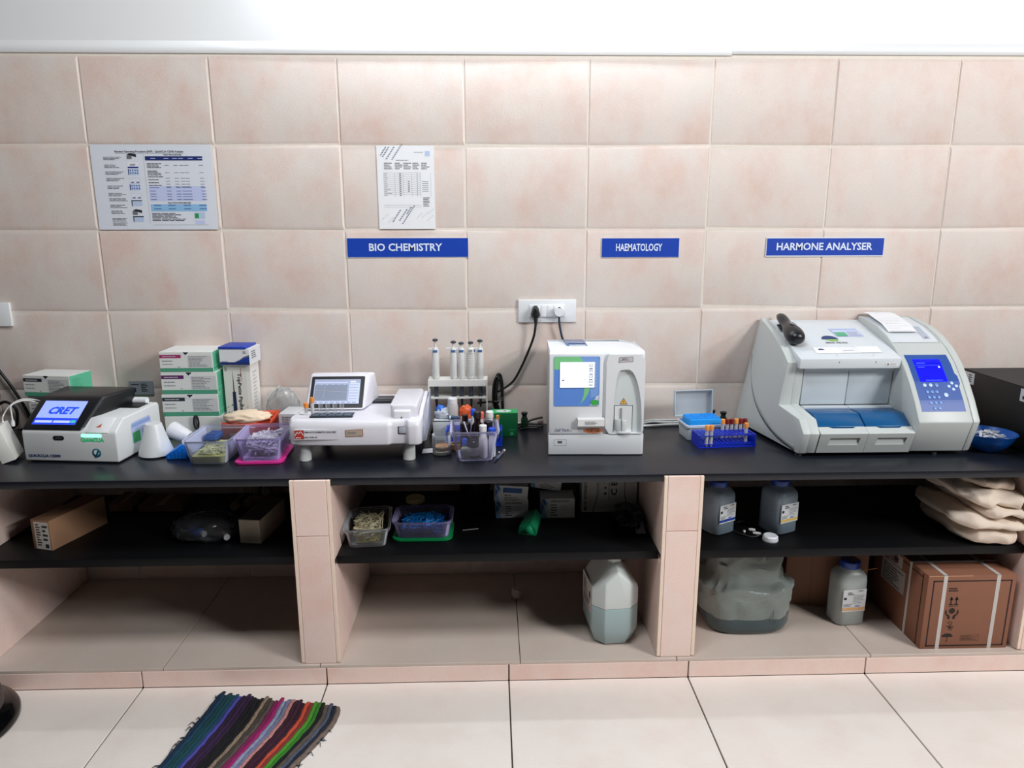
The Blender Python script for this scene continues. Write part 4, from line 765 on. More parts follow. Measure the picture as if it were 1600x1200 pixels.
m = MB(); m.box(-.0005, -.014, 0, .1485, -.011, .003); m.box(-.0005, -.014, .0955, .1485, -.011, .0985); m.box(-.0005, -.014, .003, .0025, -.011, .0955); m.box(.1455, -.014, .003, .1485, -.011, .0955); m.box(.068, -.014, .0985, .080, -.011, .102); m.build('lid_rim', M('#dbe6ee', .35, clear=.25), tp, loc=(-.008, .126, .062), rot=(R(-6), 0, 0))
RB2 = M('#0d2fc0', .35)
rk2, at2 = tube_rack('blue tube rack with orange and red capped tubes left of the large grey analyser', 2.168, -.352, T, .208, .082, .046, 4, RB2, 12, 5)
G2 = 'capped tubes in the blue rack left of the large grey analyser'
for i, j, cp, l, fl in ((1, 0, '#ee9c4c', 'orange capped tube at the left corner of the front rack', None), (2, 0, '#ee9c4c', 'orange capped tube next to the left corner tube of the front rack', None), (6, 4, '#ee9c4c', 'orange capped tube leftmost in the back row of the front rack', None), (7, 4, '#7a1f17', 'dark red capped tube left of the dark red pair in the back row', '#7c2a26'), (8, 4, '#74190f', 'dark red capped tube in the middle of the back row', '#8c5a54'), (9, 4, '#ee9c4c', 'orange capped tube between the red ones in the back row', None), (10, 3, '#e88f42', 'orange capped tube standing forward at the right of the front rack', None), (10, 4, '#7a1f17', 'dark red capped tube near the right end of the back row', '#6d3a36'), (11, 4, '#7d2418', 'dark red capped tube at the right end of the back row', None)):
    x, y = at2(i, j if not (i == 10 and j == 3) else 1); sample_tube('sample_tube', x, y, T + .0040, .0058, .066 if j < 4 or i < 3 else .068, cp, l, G2, clear=.45, fill=fl or '#d9cfd0', caph=.017)

# ---------------------------------------------------------------- large grey hormone analyser
va = thing('hormone_analyser', 'large grey two bay analyser with curved console and blue keypad under the HARMONE ANALYSER sign', 'analyser', (2.46, -.49, T))
VG = M('#c3c9c8', .42, bump=.05, bscale=700); VG2 = M('#b9c1c0', .45, bump=.05, bscale=700); VL = M('#d5dce2', .38, bump=.03, bscale=700); VP = M('#c9d3da', .42)
cap_ = [(-.455, .722), (-.482, .797), (-.445, .838), (-.302, .853), (-.312, .93), (-.328, 1.010), (-.255, 1.053), (-.175, 1.086), (-.085, 1.111), (-.022, 1.126), (-.020, 1.08), (-.020, .735), (-.032, .722)]
xs = lambda y, z: 2.478 - .072 * (1 - min(1, max(0, (z - .722) / .40))) * min(1, max(0, (y + .47) / .45))
fr2 = [(.722, -.455), (.760, -.469), (.797, -.482), (.838, -.445), (.853, -.302), (.892, -.307), (.93, -.312), (.97, -.320), (1.010, -.328), (1.053, -.255), (1.086, -.175), (1.111, -.085), (1.126, -.0225)]
NY = 8; lev = [[(yf + (-.020 - yf) * j / NY, z) for j in range(NY + 1)] for z, yf in fr2]; m = MB()
m.add([(xs(y, z), y, z) for r_ in lev for y, z in r_], [(i * (NY + 1) + j, i * (NY + 1) + j + 1, (i + 1) * (NY + 1) + j + 1, (i + 1) * (NY + 1) + j) for i in range(len(lev) - 1) for j in range(NY)])
n0 = len(m.v); loop = [i * (NY + 1) for i in range(len(lev))] + [(len(lev) - 1) * (NY + 1) + j for j in range(1, NY + 1)] + [i * (NY + 1) + NY for i in range(len(lev) - 2, -1, -1)] + [j for j in range(NY - 1, 0, -1)]
m.v += [(2.5025, m.v[i][1], m.v[i][2]) for i in loop]; L2 = len(loop)
m.f += [(loop[i], loop[(i + 1) % L2], n0 + (i + 1) % L2, n0 + i) for i in range(L2)] + [tuple(range(n0, n0 + L2))]; m.m += [0] * (L2 + 1); wb(m, 'left_end_cap', VG, va, bevel=.003, seg=2, smooth=30)
low_ = [(-.455, .722), (-.482, .797), (-.445, .838), (-.302, .853), (-.312, .93), (-.316, .990), (-.10, .990), (-.10, .722)]
m = MB(); m.prism(low_, 2.5027, 2.5335, 'x'); wb(m, 'left_cheek', VG, va, bevel=.002)
gy = smooth_path([(-.030, .985, 0), (-.052, .930, 0), (-.090, .868, 0), (-.150, .812, 0), (-.235, .766, 0), (-.330, .737, 0), (-.436, .7235, 0)], 4); gy = [(q.x, q.y) for q in gy]
m = MB(); vs = []
for i, (y, z) in enumerate(gy):
    wd = .006 + .014 * min(i, 16) / 16
    for dy, dz in ((0, 0), (.010, wd)): vs.append((xs(y + dy * .6, z + dz) - .0016, y + dy * .6, z + dz))
m.add(vs, [(2 * i, 2 * i + 1, 2 * i + 3, 2 * i + 2) for i in range(len(gy) - 1)]); wb(m, 'side_groove', M('#8b9394', .6), va, solid=.0006)
cons = [(-.455, .724), (-.494, .836), (-.452, .900), (-.408, .957), (-.358, 1.010), (-.300, 1.054), (-.235, 1.087), (-.165, 1.112), (-.06, 1.131), (-.02, 1.132), (-.018, .722)]
m = MB(); m.prism([(y, z) for y, z in cons], 2.8585, 3.042, 'x'); wb(m, 'console', VG, va, bevel=.004, seg=2)
m = MB(); m.loft([[(3.0435, y, z) for y, z in cons], [(3.066, y * .985 - .004, (z - .722) * .992 + .723) for y, z in cons], [(3.072, y * .95 - .012, (z - .722) * .975 + .728) for y, z in cons]]); wb(m, 'right_end_cap', VG, va, bevel=.003)
# base, back, lid
m = MB(); m.prism([(-.450, .722), (-.450, .798), (-.30, .798), (-.20, 1.0), (-.022, 1.08), (-.022, .722)], 2.5335, 2.858, 'x'); wb(m, 'chassis', M('#39424a', .5), va)
lid_ = [(-.350, .992), (-.352, 1.027), (-.27, 1.055), (-.17, 1.083), (-.07, 1.108), (-.022, 1.119), (-.022, 1.075), (-.24, .992)]
m = MB(); m.prism(lid_, 2.5035, 2.857, 'x'); wb(m, 'lid', VL, va, bevel=.003, seg=2)
m = MB(); m.prism([(-.318, .978), (-.318, .9915), (-.24, .9915), (-.24, .978)], 2.536, 2.856, 'x'); wb(m, 'lid_ledge', VP, va)
BLT = M('#125488', .25); BLT2 = M('#2f80ba', .22)
for k, (xa, xb) in enumerate(((2.5385, 2.6975), (2.7005, 2.8555))):
    m = MB(); m.prism([(-.300, .8515), (-.309, .977), (-.225, .977), (-.225, .8515)], xa, xb, 'x'); wb(m, 'bay_door', VP, va, bevel=.001)
    m = MB(); m.prism([(-.305, .8505), (-.33, .8505), (-.33, .842), (-.305, .842)], xa, xb, 'x'); wb(m, 'door_sill', VL, va)
    m = MB(); m.prism([(-.331, .846), (-.402, .8475), (-.405, .8465), (-.455, .815), (-.455, .7985), (-.331, .7985)], xa + .001, xb - .001, 'x'); wb(m, 'tray_cover', BLT, va, bevel=.002)
    # drawer with a moulded finger recess
    ax, bx = xa - .0015, xb + .0005; a = Vector((0, -.484, .797)); b = Vector((0, -.457, .7235)); dn = (b - a); nrm = Vector((0, dn.z, -dn.y)).normalized(); nrm = -nrm if nrm.y > 0 else nrm
    pt = lambda u, v, dpt=0: Vector((ax + (bx - ax) * u, 0, 0)) + a + dn * v - nrm * dpt
    m = MB(); R0 = [pt(0, 0), pt(1, 0), pt(1, 1), pt(0, 1)]; R1 = [pt(.22, .22), pt(.86, .22), pt(.84, .58), pt(.20, .58)]; R2 = [pt(.23, .25, .010), pt(.85, .25, .010), pt(.84, .58, .001), pt(.20, .58, .001)]
    m.loft([R0, R1, R2], cap=False); m.f.append((8, 9, 10, 11)); m.m.append(0)
    top = [Vector((ax, -.4555, .8135)), Vector((ax + (bx - ax) * .22, -.4555, .8135)), Vector((ax + (bx - ax) * .30, -.462, .8105)), Vector((ax + (bx - ax) * .72, -.462, .8105)), Vector((ax + (bx - ax) * .80, -.4555, .8135)), Vector((bx, -.4555, .8135))]
    m.add(top + [pt(1, 0), pt(0, 0)], [tuple(range(8))])
    m.add([pt(0, 0), pt(0, 1), (ax, -.45, .7235), (ax, -.4555, .8135)], [(0, 1, 2, 3)]); m.add([pt(1, 0), pt(1, 1), (bx, -.45, .7235), (bx, -.4555, .8135)], [(0, 1, 2, 3)]); wb(m, 'drawer', VG, va, smooth=25)
for fx, fy in ((2.487, -.435), (2.955, -.435), (2.50, -.06), (3.02, -.06)):
    m = MB(); m.lathe([(.010, 0), (.012, .002), (.012, .007), (.005, .008), (.005, .014)], (fx, fy, T), 14); wb(m, 'foot', M('#55585c', .35, .6), va)
off = va.location
# keypad panel on the console curve
cp = Curved(cons[1:10], off); KB = M('#2b56a8', .4, hex2='#264c96', vscale=20); s0, s1 = cp.s_at(.868), cp.s_at(1.034)
cp.strip(KB, [(2.876, s0 + (s1 - s0) * i / 22, 3.026 + (.006 if 9 < i < 14 else 0)) for i in range(23)]); cp.build('keypad_panel', va)
cp = Curved(cons[1:10], off); LCD = M('#0204ff', .3, emit=.95); LT = M('#5a78ff', .3, emit=.8); sa, sb = cp.s_at(.956), cp.s_at(1.021)
cp.strip(LCD, [(2.897, sa + (sb - sa) * i / 12, 2.992) for i in range(13)], 1); cp.bars(LT, 2.905, sb - .020, .03, .004, 1, 2, k=2, words=3); cp.bars(LT, 2.905, sb - .036, .04, .003, 1, 3, k=2, words=3); cp.disc(M('#cfd8ff', .3, emit=1.), 2.980, sb - .034, .0035, 2, n=10); cp.rect(LT, 2.9, sb - .027, .085, .0007, 2); cp.bars(LT, 2.918, sa + .004, .07, .003, 1, 5, k=2, words=5); cp.build('lcd_screen', va)
KY = M('#6f97dd', .35); KW_ = M('#bcd6ff', .35)
def key(x, s_, r, mat, name='key'):
    q = Curved(cons[1:10], off); c0 = q.P(x, s_, 0); c1 = q.P(x, s_, 5); n = (c1 - c0).normalized(); u = Vector((1, 0, 0)); v = n.cross(u)
    mm = MB(); mm.loft([[c0 + n * hgt + u * (rr * math.cos(2 * math.pi * i / 12)) + v * (rr * math.sin(2 * math.pi * i / 12)) for i in range(12)] for hgt, rr in ((0, r), (.0016, r), (.0022, r * .7))]); return mm.build(name, mat, va)
dS = (cp.s_at(.950) - cp.s_at(.870)) / 5
for r_ in range(4):
    for c_ in range(3 if r_ < 3 else 2): key(2.911 + c_ * .0165 + (.008 if r_ == 3 else 0) + r_ * .001, s0 + .012 + dS * (3 - r_), .0052, KY)
for c_ in range(3): key(2.908 + c_ * .0205, s0 + .012 + dS * 4.25, .0062, KW_ if c_ < 2 else KY)
for dx, ds in ((0, .012), (-.013, 0), (.013, .001), (.0, -.011)): key(3.003 + dx, s0 + .012 + dS * 4.0 + ds, .0055, KW_, 'arrow_key')
key(2.972, s0 + .012 + dS * 2.4, .0075, KW_, 'enter_key')
# printer hatch, paper and stickers on the top
cp = Curved(cons[1:10], off); sp = cp.s_at(1.068); st = cp.s_at(1.1305)
cp.rect(M('#8d959b', .5), 2.862, sp, .172, .0012, 1); cp.rect(M('#8d959b', .5), 3.033, sp, .0012, st - sp, 1); cp.rect(VL, 2.863, sp + .002, .168, st - sp - .004, 0); cp.rect(M('#aeb7c6', .45), 2.985, sp + .022, .026, .09, 1); cp.rect(M('#22304a', .4), 2.993, sp + .028, .010, .004, 2); cp.build('printer_hatch', va)
cp = Curved([(y, z + .004 + .010 * max(0, (z - 1.09) / .04)) for y, z in cons[4:10]], off); s2 = cp.s_at(1.098); cp.rect(PAPER, 2.876, s2, .104, cp.L[-1] - s2, 0)
for i in range(7): cp.bars(GREYINK, 2.886, s2 + .010 + i * .016, .085, .0016, 1, i, k=1, words=6)
cp.rect(GREYINK, 2.880, s2 + .001, .096, .0025, 1); cp.build('printer_paper', va)
lp_ = Curved(lid_[1:6], off); A_ = lambda z: lp_.s_at(z)
lp_.rect(M('#aebfe6', .45), 2.700, A_(1.078), .104, .075); lp_.rect(M('#c9d3ee', .45), 2.704, A_(1.078) + .004, .096, .052, 1); lp_.rect(M('#55ad84', .5), 2.706, A_(1.078) + .003, .040, .036, 2); lp_.bars(GREYINK, 2.752, A_(1.078) + .006, .045, .04, 4, 2, k=2, fill=.25)
lp_.build('data_sticker', va); lp_ = Curved(lid_[1:6], off)
lp_.disc(M('#183a6e', .5), 2.668, A_(1.072), .030, 1, ry=.030, a0=0, a1=180); lp_.poly(M('#8cc34a', .5), [(2.645, A_(1.072) - .004), (2.698, A_(1.072) - .004), (2.692, A_(1.072) - .014), (2.668, A_(1.072) - .018)], 1); lp_.text(GREYINK, 'MINI VIDAS', 2.640, A_(1.072) - .036, .012, .078, k=1)
lp_.build('emblem', va); lp_ = Curved(lid_[1:6], off)
lp_.rect(PAPER, 2.575, A_(1.039), .100, .044, 1); lp_.disc(NAVY, 2.600, A_(1.039) + .024, .011, 2, ry=.011, a0=0, a1=180); lp_.rect(WHITE, 2.665, A_(1.039) + .001, .070, .042, 2); lp_.rect(PAPER, 2.730, A_(1.039) + .003, .078, .044, 3); lp_.bars(GREYINK, 2.675, A_(1.039) + .018, .04, .004, 1, 2, k=3, words=3)
lp_.build('paper_labels', va); lp_ = Curved(lid_[1:6], off)
lp_.disc(GREYINK, 2.640, A_(1.0345), .002, 1, n=8); lp_.disc(GREYINK, 2.768, A_(1.0345), .002, 1, n=8); lp_.build('screw_dots', va)
p = Print(Vector((0, -.3515, 0)) - off, (1, 0, 0), (0, 0, 1)); p.rect(WHITE, 2.805, 1.000, .042, .013); p.rect(GREYINK, 2.808, 1.003, .006, .007, 1); p.bars(GREYINK, 2.818, 1.002, .026, .009, 3, 2, k=1, fill=.3); p.disc(INK, 2.640, 1.015, .002); p.disc(INK, 2.768, 1.015, .002); p.build('front_label', va)
# handheld scanner on the lid
hs = thing('barcode_scanner', 'black handheld barcode scanner lying on the lid of the large grey analyser', 'scanner', (2.565, -.17, 1.105))
path = [(2.538, -.045, 1.136), (2.536, -.065, 1.140), (2.532, -.10, 1.134), (2.530, -.135, 1.122), (2.528, -.165, 1.112), (2.524, -.205, 1.105), (2.521, -.245, 1.094), (2.520, -.275, 1.084), (2.520, -.287, 1.080)]
rad = [.004, .016, .021, .020, .022, .031, .036, .031, .011]
m = MB(); m.tube(path, rad, 14, flat=.86); wb(m, 'body', M('#15181d', .32), hs, sub=1, smooth=180)
m = MB(); m.tube([(2.541, -.030, 1.137), (2.538, -.050, 1.139)], [.005, .006], 8); wb(m, 'cord_stub', BLACK, hs)
m = MB(); m.prism([(-.115, 1.116), (-.145, 1.108), (-.150, 1.098), (-.112, 1.110)], 2.506, 2.518, 'x'); wb(m, 'trigger', BLACK, hs, bevel=.002)
m = MB(); m.quad((2.520, -.185, 1.1355), (2.538, -.185, 1.1330), (2.536, -.222, 1.1275), (2.516, -.222, 1.1310)); wb(m, 'label_window', M('#6c7787', .2), hs)

# bowl and black box
bw = thing('blue_bowl', 'blue plastic bowl filled with white strips right of the large grey analyser', 'bowl', (3.167, -.400, T))
MB().lathe([(.035, .0005), (.040, .003), (.062, .022), (.078, .045), (.086, .064), (.0875, .0655), (.0845, .065), (.076, .046), (.060, .024), (.038, .006), (.001, .005)], seg=40, cap=False).build('shell', M('#0f5cb8', .35), bw)
rn = random.Random(8); ks = []
for i in range(46):
    a, rr = rn.uniform(0, 6.28), rn.uniform(0, .058); zc = .044 + rn.uniform(0, .014) - rr * .05; l_, th = rn.uniform(.010, .017), rn.uniform(0, 3.14)
    m = MB(); c_, s_ = math.cos(th), math.sin(th); x, y = rr * math.cos(a), rr * math.sin(a); t2 = rn.uniform(-.006, .006)
    pts = [(-l_, -.004), (l_, -.004), (l_, .004), (-l_, .004)]; m.loft([[(px * c_ - py * s_, px * s_ + py * c_, (t2 if px > 0 else -t2) + hh) for px, py in pts] for hh in (0, .0012)])
    o = m.build('paper_strip', M('#dfe3e8', .6), None, loc=(3.167 + x * .95, -.400 + y * .95, T + zc + .006)); tag(o, 'white paper strip lying in the pile in the blue bowl', 'strip', 'white strips in the blue bowl')
    if i == 0: base_strip = o
bb = thing('black_box', 'big black equipment box with white corner labels at the right end of the worktop', 'box', (3.272, -.60, T))
BB = M('#0b0b0d', .5); BBT = M('#19191c', .6)
MB().box(0, 0, .004, .34, .535, .222).build('case', BB, bb, bevel=.003); MB().box(.001, .001, .2222, .339, .534, .2235).build('top_sheet', BBT, bb)
for fx, fy in ((.02, .03), (.31, .03), (.02, .5), (.31, .5)): MB().lathe([(.012, 0), (.012, .005)], (fx, fy, 0), 10).build('foot', BLACK, bb)
for yy in (.468, .160):
    p = Print((0, yy + .058, 0), (0, -1, 0), (0, 0, 1)); p.rect(M('#c9ccd2', .5), 0, .172, .062, .044); p.bars(INK, .03, .178, .024, .032, 4, 3, k=1); p.rect(INK, .012, .180, .010, .012, 1); p.build('corner_label', bb)
# ---------------------------------------------------------------- tubs on the worktop
LILAC = M('#e2dbf8', .2, clear=.91); BLUET = M('#e6eaf8', .2, clear=.92)
tub('clear_tub', 'open clear tub with pale yellow liquid at its bottom, left of the pink lidded tub', .424, -.467, T, .146, .206, .079, -1, BLUET, taper=.014, r=.018)
tub('lilac_tub', 'open lilac tinted tub standing on a bright pink lid, left of the chemistry analyser', .594, -.472, T, .150, .185, .078, 3, LILAC, taper=.012, lidmat=M('#e8389c', .35), r=.020)
def sticks(name, label, cat, mat, n, c, ex, ln, r, seed, flat=.35, cone=True, rz=0):
    rn = random.Random(seed); m = MB()
    for i in range(n):
        a = rn.uniform(0, 6.283); el = rn.uniform(-flat, flat); l_ = ln * rn.uniform(.8, 1.1); d = Vector((math.cos(a) * math.cos(el), math.sin(a) * math.cos(el), math.sin(el))) * l_ / 2
        mx = [max(0, e - abs(q)) for e, q in zip(ex, d)]; p_ = Vector((rn.uniform(-mx[0], mx[0]), rn.uniform(-mx[1], mx[1]), rn.uniform(-mx[2], mx[2])))
        m.tube([p_ - d, p_ + d * .2, p_ + d], [r, r * .8, r * (.25 if cone else .9)], 5)
    o = m.build(name, mat, loc=c, rot=(0, 0, R(rz))); o['kind'] = 'stuff'; return tag(o, label, cat)
sticks('pipette_tips', 'pale tips lying on the yellow liquid in the clear tub', 'tips', M('#d6d8a4', .3, clear=.35), 150, (.498, -.366, T + .0310), (.046, .070, .0070), .045, .0030, 1, .2)
sticks('pipette_tips', 'loose clear pipette tips filling the lilac tub', 'tips', M('#e9e6f6', .2, clear=.50), 300, (.665, -.374, T + .048), (.052, .068, .034), .055, .0034, 2, .5, rz=3)
0 and tag(blob('plastic_film', M('#f2f0fa', .1, clear=.72), (.672, -.345, T + .068), (.044, .046, .018), .35, 2.6, 21, None, 4, ridged=True), 'crumpled clear film lying on the tips in the lilac tub', 'film')
yl = MB(); yl.loft([[(a, b, zq) for a, b in rrect(.013, .004, .124, .178, .014)] for zq in (0, .019)]); tag(yl.build('yellow_liquid', M('#c9c76a', .25, clear=.25), loc=(.4285, -.4555, T + .0032), rot=(0, 0, R(-1))), 'layer of pale yellow liquid at the bottom of the clear tub', 'liquid')
tw = thing('blue_tip_pack', 'small dark blue tray lying at the back left inside the clear tub', 'tray', (.446, -.335, T + .0420), -4); MB().box(0, 0, 0, .040, .060, .020).build('tray', M('#3c5c9e', .4), tw, bevel=.003); MB().box(.004, .004, .0202, .036, .056, .022).build('insert', M('#27478c', .4), tw)

# ---------------------------------------------------------------- left bay shelf
CARD = M('#a07a5c', .75, var=.12, vscale=20); CARD2 = M('#8a6a50', .8, var=.12, vscale=20)
lb = thing('long_carton', 'long brown carton with white print label on its end in the left bay', 'box', (-.082, -.495, S), -16)
MB().box(0, 0, 0, .074, .235, .104).build('carton', CARD, lb, bevel=.001); p = Print((0, 0, 0), (1, 0, 0), (0, 0, 1)); p.rect(M('#d9d7d2', .6), .012, .002, .058, .096); p.bars(INK, .018, .012, .02, .08, 9, 1, k=1, words=1); p.bars(INK, .044, .03, .022, .06, 4, 2, k=1, words=1); p.rect(INK, .05, .008, .014, .014, 1); p.build('end_label', lb)
for x, y, w, d, h, l in ((.005, -.180, .085, .13, .030, 'flat brown carton at the back of the left bay beside the long carton'), (.118, -.190, .160, .12, .026, 'wider flat brown carton at the back middle of the left bay')):
    t = thing('flat_carton', l, 'box', (x, y, S)); MB().box(0, 0, 0, w, d, h).build('carton', CARD2, t, bevel=.001); MB().box(w * .42, -.0004, h + .0001, w * .58, d, h + .0006).build('tape', M('#b08f6c', .5), t)
pg = thing('plastic_bag', 'clear plastic bag with small bottles in the left bay', 'bag', (.455, -.405, S))
blob('film', M('#8d9096', .08, clear=.90), (0, 0, .030), (.105, .075, .042), .30, 2.3, 31, pg, 4, ridged=True, clampz=-.0295)
for x, y, z_, a, c_ in ((-.045, -.02, .026, 60, '#2c62c4'), (.02, .02, .022, 100, '#34302c'), (.05, -.02, .020, 40, '#6c5a48')):
    o = MB().lathe([(.010, 0), (.015, .001), (.015, .042), (.010, .050), (.010, .060), (.001, .0605)], seg=14).build('small_bottle', M(c_, .4), pg, loc=(x, y, z_), rot=(R(90), 0, R(a)))
    c = MB().lathe([(.0105, .050), (.0105, .062), (.001, .0622)], seg=12).build('bottle_cap', M('#c9cdd4', .4), o)
bx = thing('beige_carton', 'beige carton with dark open flap at the right end of the left bay shelf', 'box', (.588, -.473, S), -8)
m = MB(); m.box(0, 0, 0, .073, .20, .083); m.build('carton', M('#b5aa98', .75), bx, bevel=.001)
m = MB(); m.prism([(0, .084), (.19, .088), (.19, .0895), (.0, .0855)], .003, .076, 'x'); m.build('flap', M('#5d584e', .7), bx)
for i, (x, z_, y) in enumerate(((.472, .018, -.19), (.512, .018, -.165), (.535, .060, -.130), (.580, .060, -.150))):
    t = thing('amber_bottle', ('amber bottle lying leftmost with tan cap forward in the left bay', 'amber bottle lying beside the leftmost one behind the plastic bag', 'amber bottle lying on a cardboard insert behind the beige carton', 'amber bottle lying rightmost behind the beige carton')[i], 'bottle', (x, y, S + z_ + .0005), rot=(R(-90), 0, R(8 * i - 10)), group='amber bottles at the back of the left bay')
    MB().lathe([(.001, -.002), (.0155, -.002), (.0165, .0), (.0165, .012), (.0135, .014), (.0135, .020), (.0175, .028), (.0178, .075), (.001, .077)], seg=16).build('body', M('#3a2416', .2), t)
    MB().lathe([(.001, -.0032), (.0162, -.003), (.0168, .0), (.0168, .012)], seg=16).build('cap', M('#9a8468', .6), t)
it = thing('cardboard_insert', 'folded cardboard insert under the amber bottles in the left bay', 'box', (.505, -.155, S)); MB().box(.010, 0, 0, .105, .095, .0415).build('carton', CARD2, it, bevel=.001)

# ---------------------------------------------------------------- middle bay shelf
tub('clear_tub', 'open clear tub full of pale straws at the left of the middle bay', .951, -.536, S, .145, .205, .064, 5, M('#e2e4e8', .2, clear=.93), taper=.012, r=.02)
sticks('pipette_tips', 'pale used pipette tips heaped in the tub at the left of the middle bay', 'tips', M('#d8d4b4', .45, clear=.10), 260, (1.015, -.432, S + .044), (.050, .078, .021), .060, .0026, 3, .5, rz=5)
sticks('pipette_tips', 'yellow pipette tips at the bottom of the tub in the middle bay', 'tips', M('#d8c95e', .45), 160, (1.015, -.432, S + .0100), (.044, .072, .006), .045, .0026, 4, .12, rz=5)
tub('lilac_tub', 'open lilac tinted tub on a green lid holding blue tips in the middle bay', 1.103, -.482, S, .196, .158, .058, 0, M('#dcd8f6', .2, clear=.92), taper=.010, lidmat=M('#0f9a54', .35), r=.03)
sticks('pipette_tips', 'bright blue pipette tips filling the green lidded tub', 'tips', M('#1a86d8', .35), 260, (1.201, -.404, S + .035), (.074, .056, .020), .072, .0036, 5, .35)
jr = thing('jar', 'round jar with cream lid behind the tubs in the middle bay', 'jar', (1.155, -.235, S)); MB().lathe([(.001, 0), (.030, 0), (.032, .003), (.032, .044), (.029, .048), (.001, .048)], seg=28).build('body', M('#55534f', .25, clear=.3), jr); MB().lathe([(.034, .047), (.0345, .049), (.0345, .061), (.032, .0635), (.001, .0635)], seg=28).build('lid', M('#c9bd84', .5), jr)
pt_ = thing('black_pot', 'black round pot in the dark at the back of the middle bay', 'pot', (1.375, -.16, S)); MB().lathe([(.001, 0), (.045, 0), (.062, .105), (.066, .106), (.066, .112), (.058, .112), (.043, .006), (.001, .006)], seg=28, cap=False).build('pot', M('#17181b', .35), pt_); MB().tube([(.066 * math.cos(a * math.pi / 10), .066 * math.sin(a * math.pi / 10) * .2 - .02, .108 - .03 * math.sin(a * math.pi / 10)) for a in range(11)], .002, 6).build('handle', M('#2c2e33', .3), pt_)
rd = tag(MB().tube([(0, 0, 0), (.055, .012, 0)], [.0016, .0016], 6).build('plastic_rod', M('#9b9da2', .3), loc=(1.335, -.40, S + .0018)), 'thin pale plastic rod lying on the shelf right of the green lidded tub', 'rod')
def assay_box(x, y, z, w, d, h, rot, label, wave=True, blue=True):
    t = thing('assay_box', label, 'box', (x, y, z), rot=tuple(R(a) for a in rot)); MB().box(0, 0, 0, w, d, h).build('carton', M('#e6e8e8', .5), t, bevel=.001)
    p = Print((0, 0, 0), (1, 0, 0), (0, 0, 1)); B1, B2 = M('#1f5a9c', .5), M('#7fb0d8', .5)
    p.poly(B2, [(.001, .001), (w * .16, .001), (w * .10, h * .45), (w * .2, h * .75), (w * .12, h - .001), (.001, h - .001)]); p.poly(B1, [(.001, h * .25), (w * .06, h * .5), (w * .14, h * .8), (w * .1, h - .001), (.001, h - .001)], 1); p.line(WHITE, .002, h * .9, w * .14, h * .45, .0012, 2)
    if blue: p.rect(B1, w * .24, h * .58, w * .58, h * .30, 1); p.text(INK, 'fast kit', w * .3, h * .38, h * .09, w * .2, k=1); p.bars(INK, w * .3, h * .06, w * .6, h * .26, 3, 3, k=1, fill=.3)
    else: p.bars(INK, w * .28, h * .82, w * .6, h * .10, 2, 2, k=1); p.bars(GREYINK, w * .28, h * .08, w * .22, h * .66, 5, 5, k=1, words=1, fill=.4); p.bars(KGREY, w * .58, h * .4, w * .25, h * .25, 3, 6, k=1, words=2)
    p.build('print', t); return t
assay_box(1.453, -.293, S, .118, .10, .065, (0, 0, 2), 'white assay box at the bottom of the pair in the middle bay', blue=False)
assay_box(1.4465, -.295, S + .0668, .120, .10, .062, (0, 4.5, 1), 'white assay box with blue title bar lying tilted on top of the pair', blue=True)
assay_box(1.618, -.297, S, .122, .09, .074, (0, 0, 0), 'white assay box standing alone right of the pair in the middle bay', blue=False)
bk = thing('black_tray', 'black tray box behind the lone assay box carrying the tilted assay box', 'tray', (1.59, -.200, S)); MB().box(0, 0, 0, .170, .15, .078).build('case', M('#111215', .35), bk, bevel=.004); MB().box(-.003, -.003, .078, .173, .153, .083).build('rim', M('#1a1b1f', .35), bk, bevel=.002)
assay_box(1.583, -.222, S + .0930, .112, .075, .058, (0, 9, -3), 'white and blue assay box lying askew on the black tray', blue=True)
gw = thing('green_wedge', 'green translucent wedge shaped plastic piece in front of the assay boxes', 'wedge', (1.557, -.335, S), -18)
m = MB(); m.add([(0, -.105, 0), (.068, -.105, 0), (.068, -.105, .028), (.050, -.105, .046), (.008, -.105, .034), (-.006, .045, 0), (.050, .045, 0), (.050, .045, .018), (.030, .045, .040), (.0, .045, .030)], [(0, 1, 2, 3, 4), (5, 9, 8, 7, 6), (0, 5, 6, 1), (1, 6, 7, 2), (2, 7, 8, 3), (3, 8, 9, 4), (4, 9, 5, 0)]); m.build('shell', M('#15875a', .3, clear=.15), gw, bevel=.003)
MB().add([(.010, -.1056, .006), (.062, -.1056, .006), (.048, -.1056, .040)], [(0, 1, 2)]).build('moulded_face', M('#1fa06c', .35), gw, solid=.0006)
cc = thing('white_carton', 'white carton with CE mark lying on its side in the right of the middle bay', 'box', (1.772, -.248, S)); MB().box(0, 0, 0, .205, .19, .165).build('carton', M('#d6d5d1', .6), cc, bevel=.001)
p = Print((0, 0, 0), (1, 0, 0), (0, 0, 1)); p.text(INK, 'MEGIS INTERNATIONAL', .018, .008, .010, .152, k=1, ang=90); p.text(INK, 'C E', .130, .066, .022, .055, k=1, ang=90)
p.bars(GREYINK, .098, .045, .006, .09, 14, 1, k=1, words=1); p.disc(INK, .087, .095, .004, 1); p.disc(INK, .087, .073, .005, 1)
for xa, sg in ((.040, 1), (.176, -1)):
    for k in range(10):
        f = lambda q: xa + sg * .018 * math.sin(math.pi * q / 10 * .9) + (0 if sg > 0 else 0)
        p.line(INK, f(k), .002 + k * .016, f(k + 1), .002 + (k + 1) * .016, .0022, 1)
        if sg > 0: p.line(GREYINK, f(k) + .005, .002 + k * .016, f(k + 1) + .005, .002 + (k + 1) * .016, .001, 1)
for k in range(9): p.line(GREYINK, .055 + k * .006, .010 + k * .0012, .063 + k * .006, .030, .0008, 1)
p.build('print', cc)
pou = thing('foil_pouch', 'crumpled dark foil pouch leaning by the right pillar of the middle bay', 'pouch', (1.930, -.345, S))
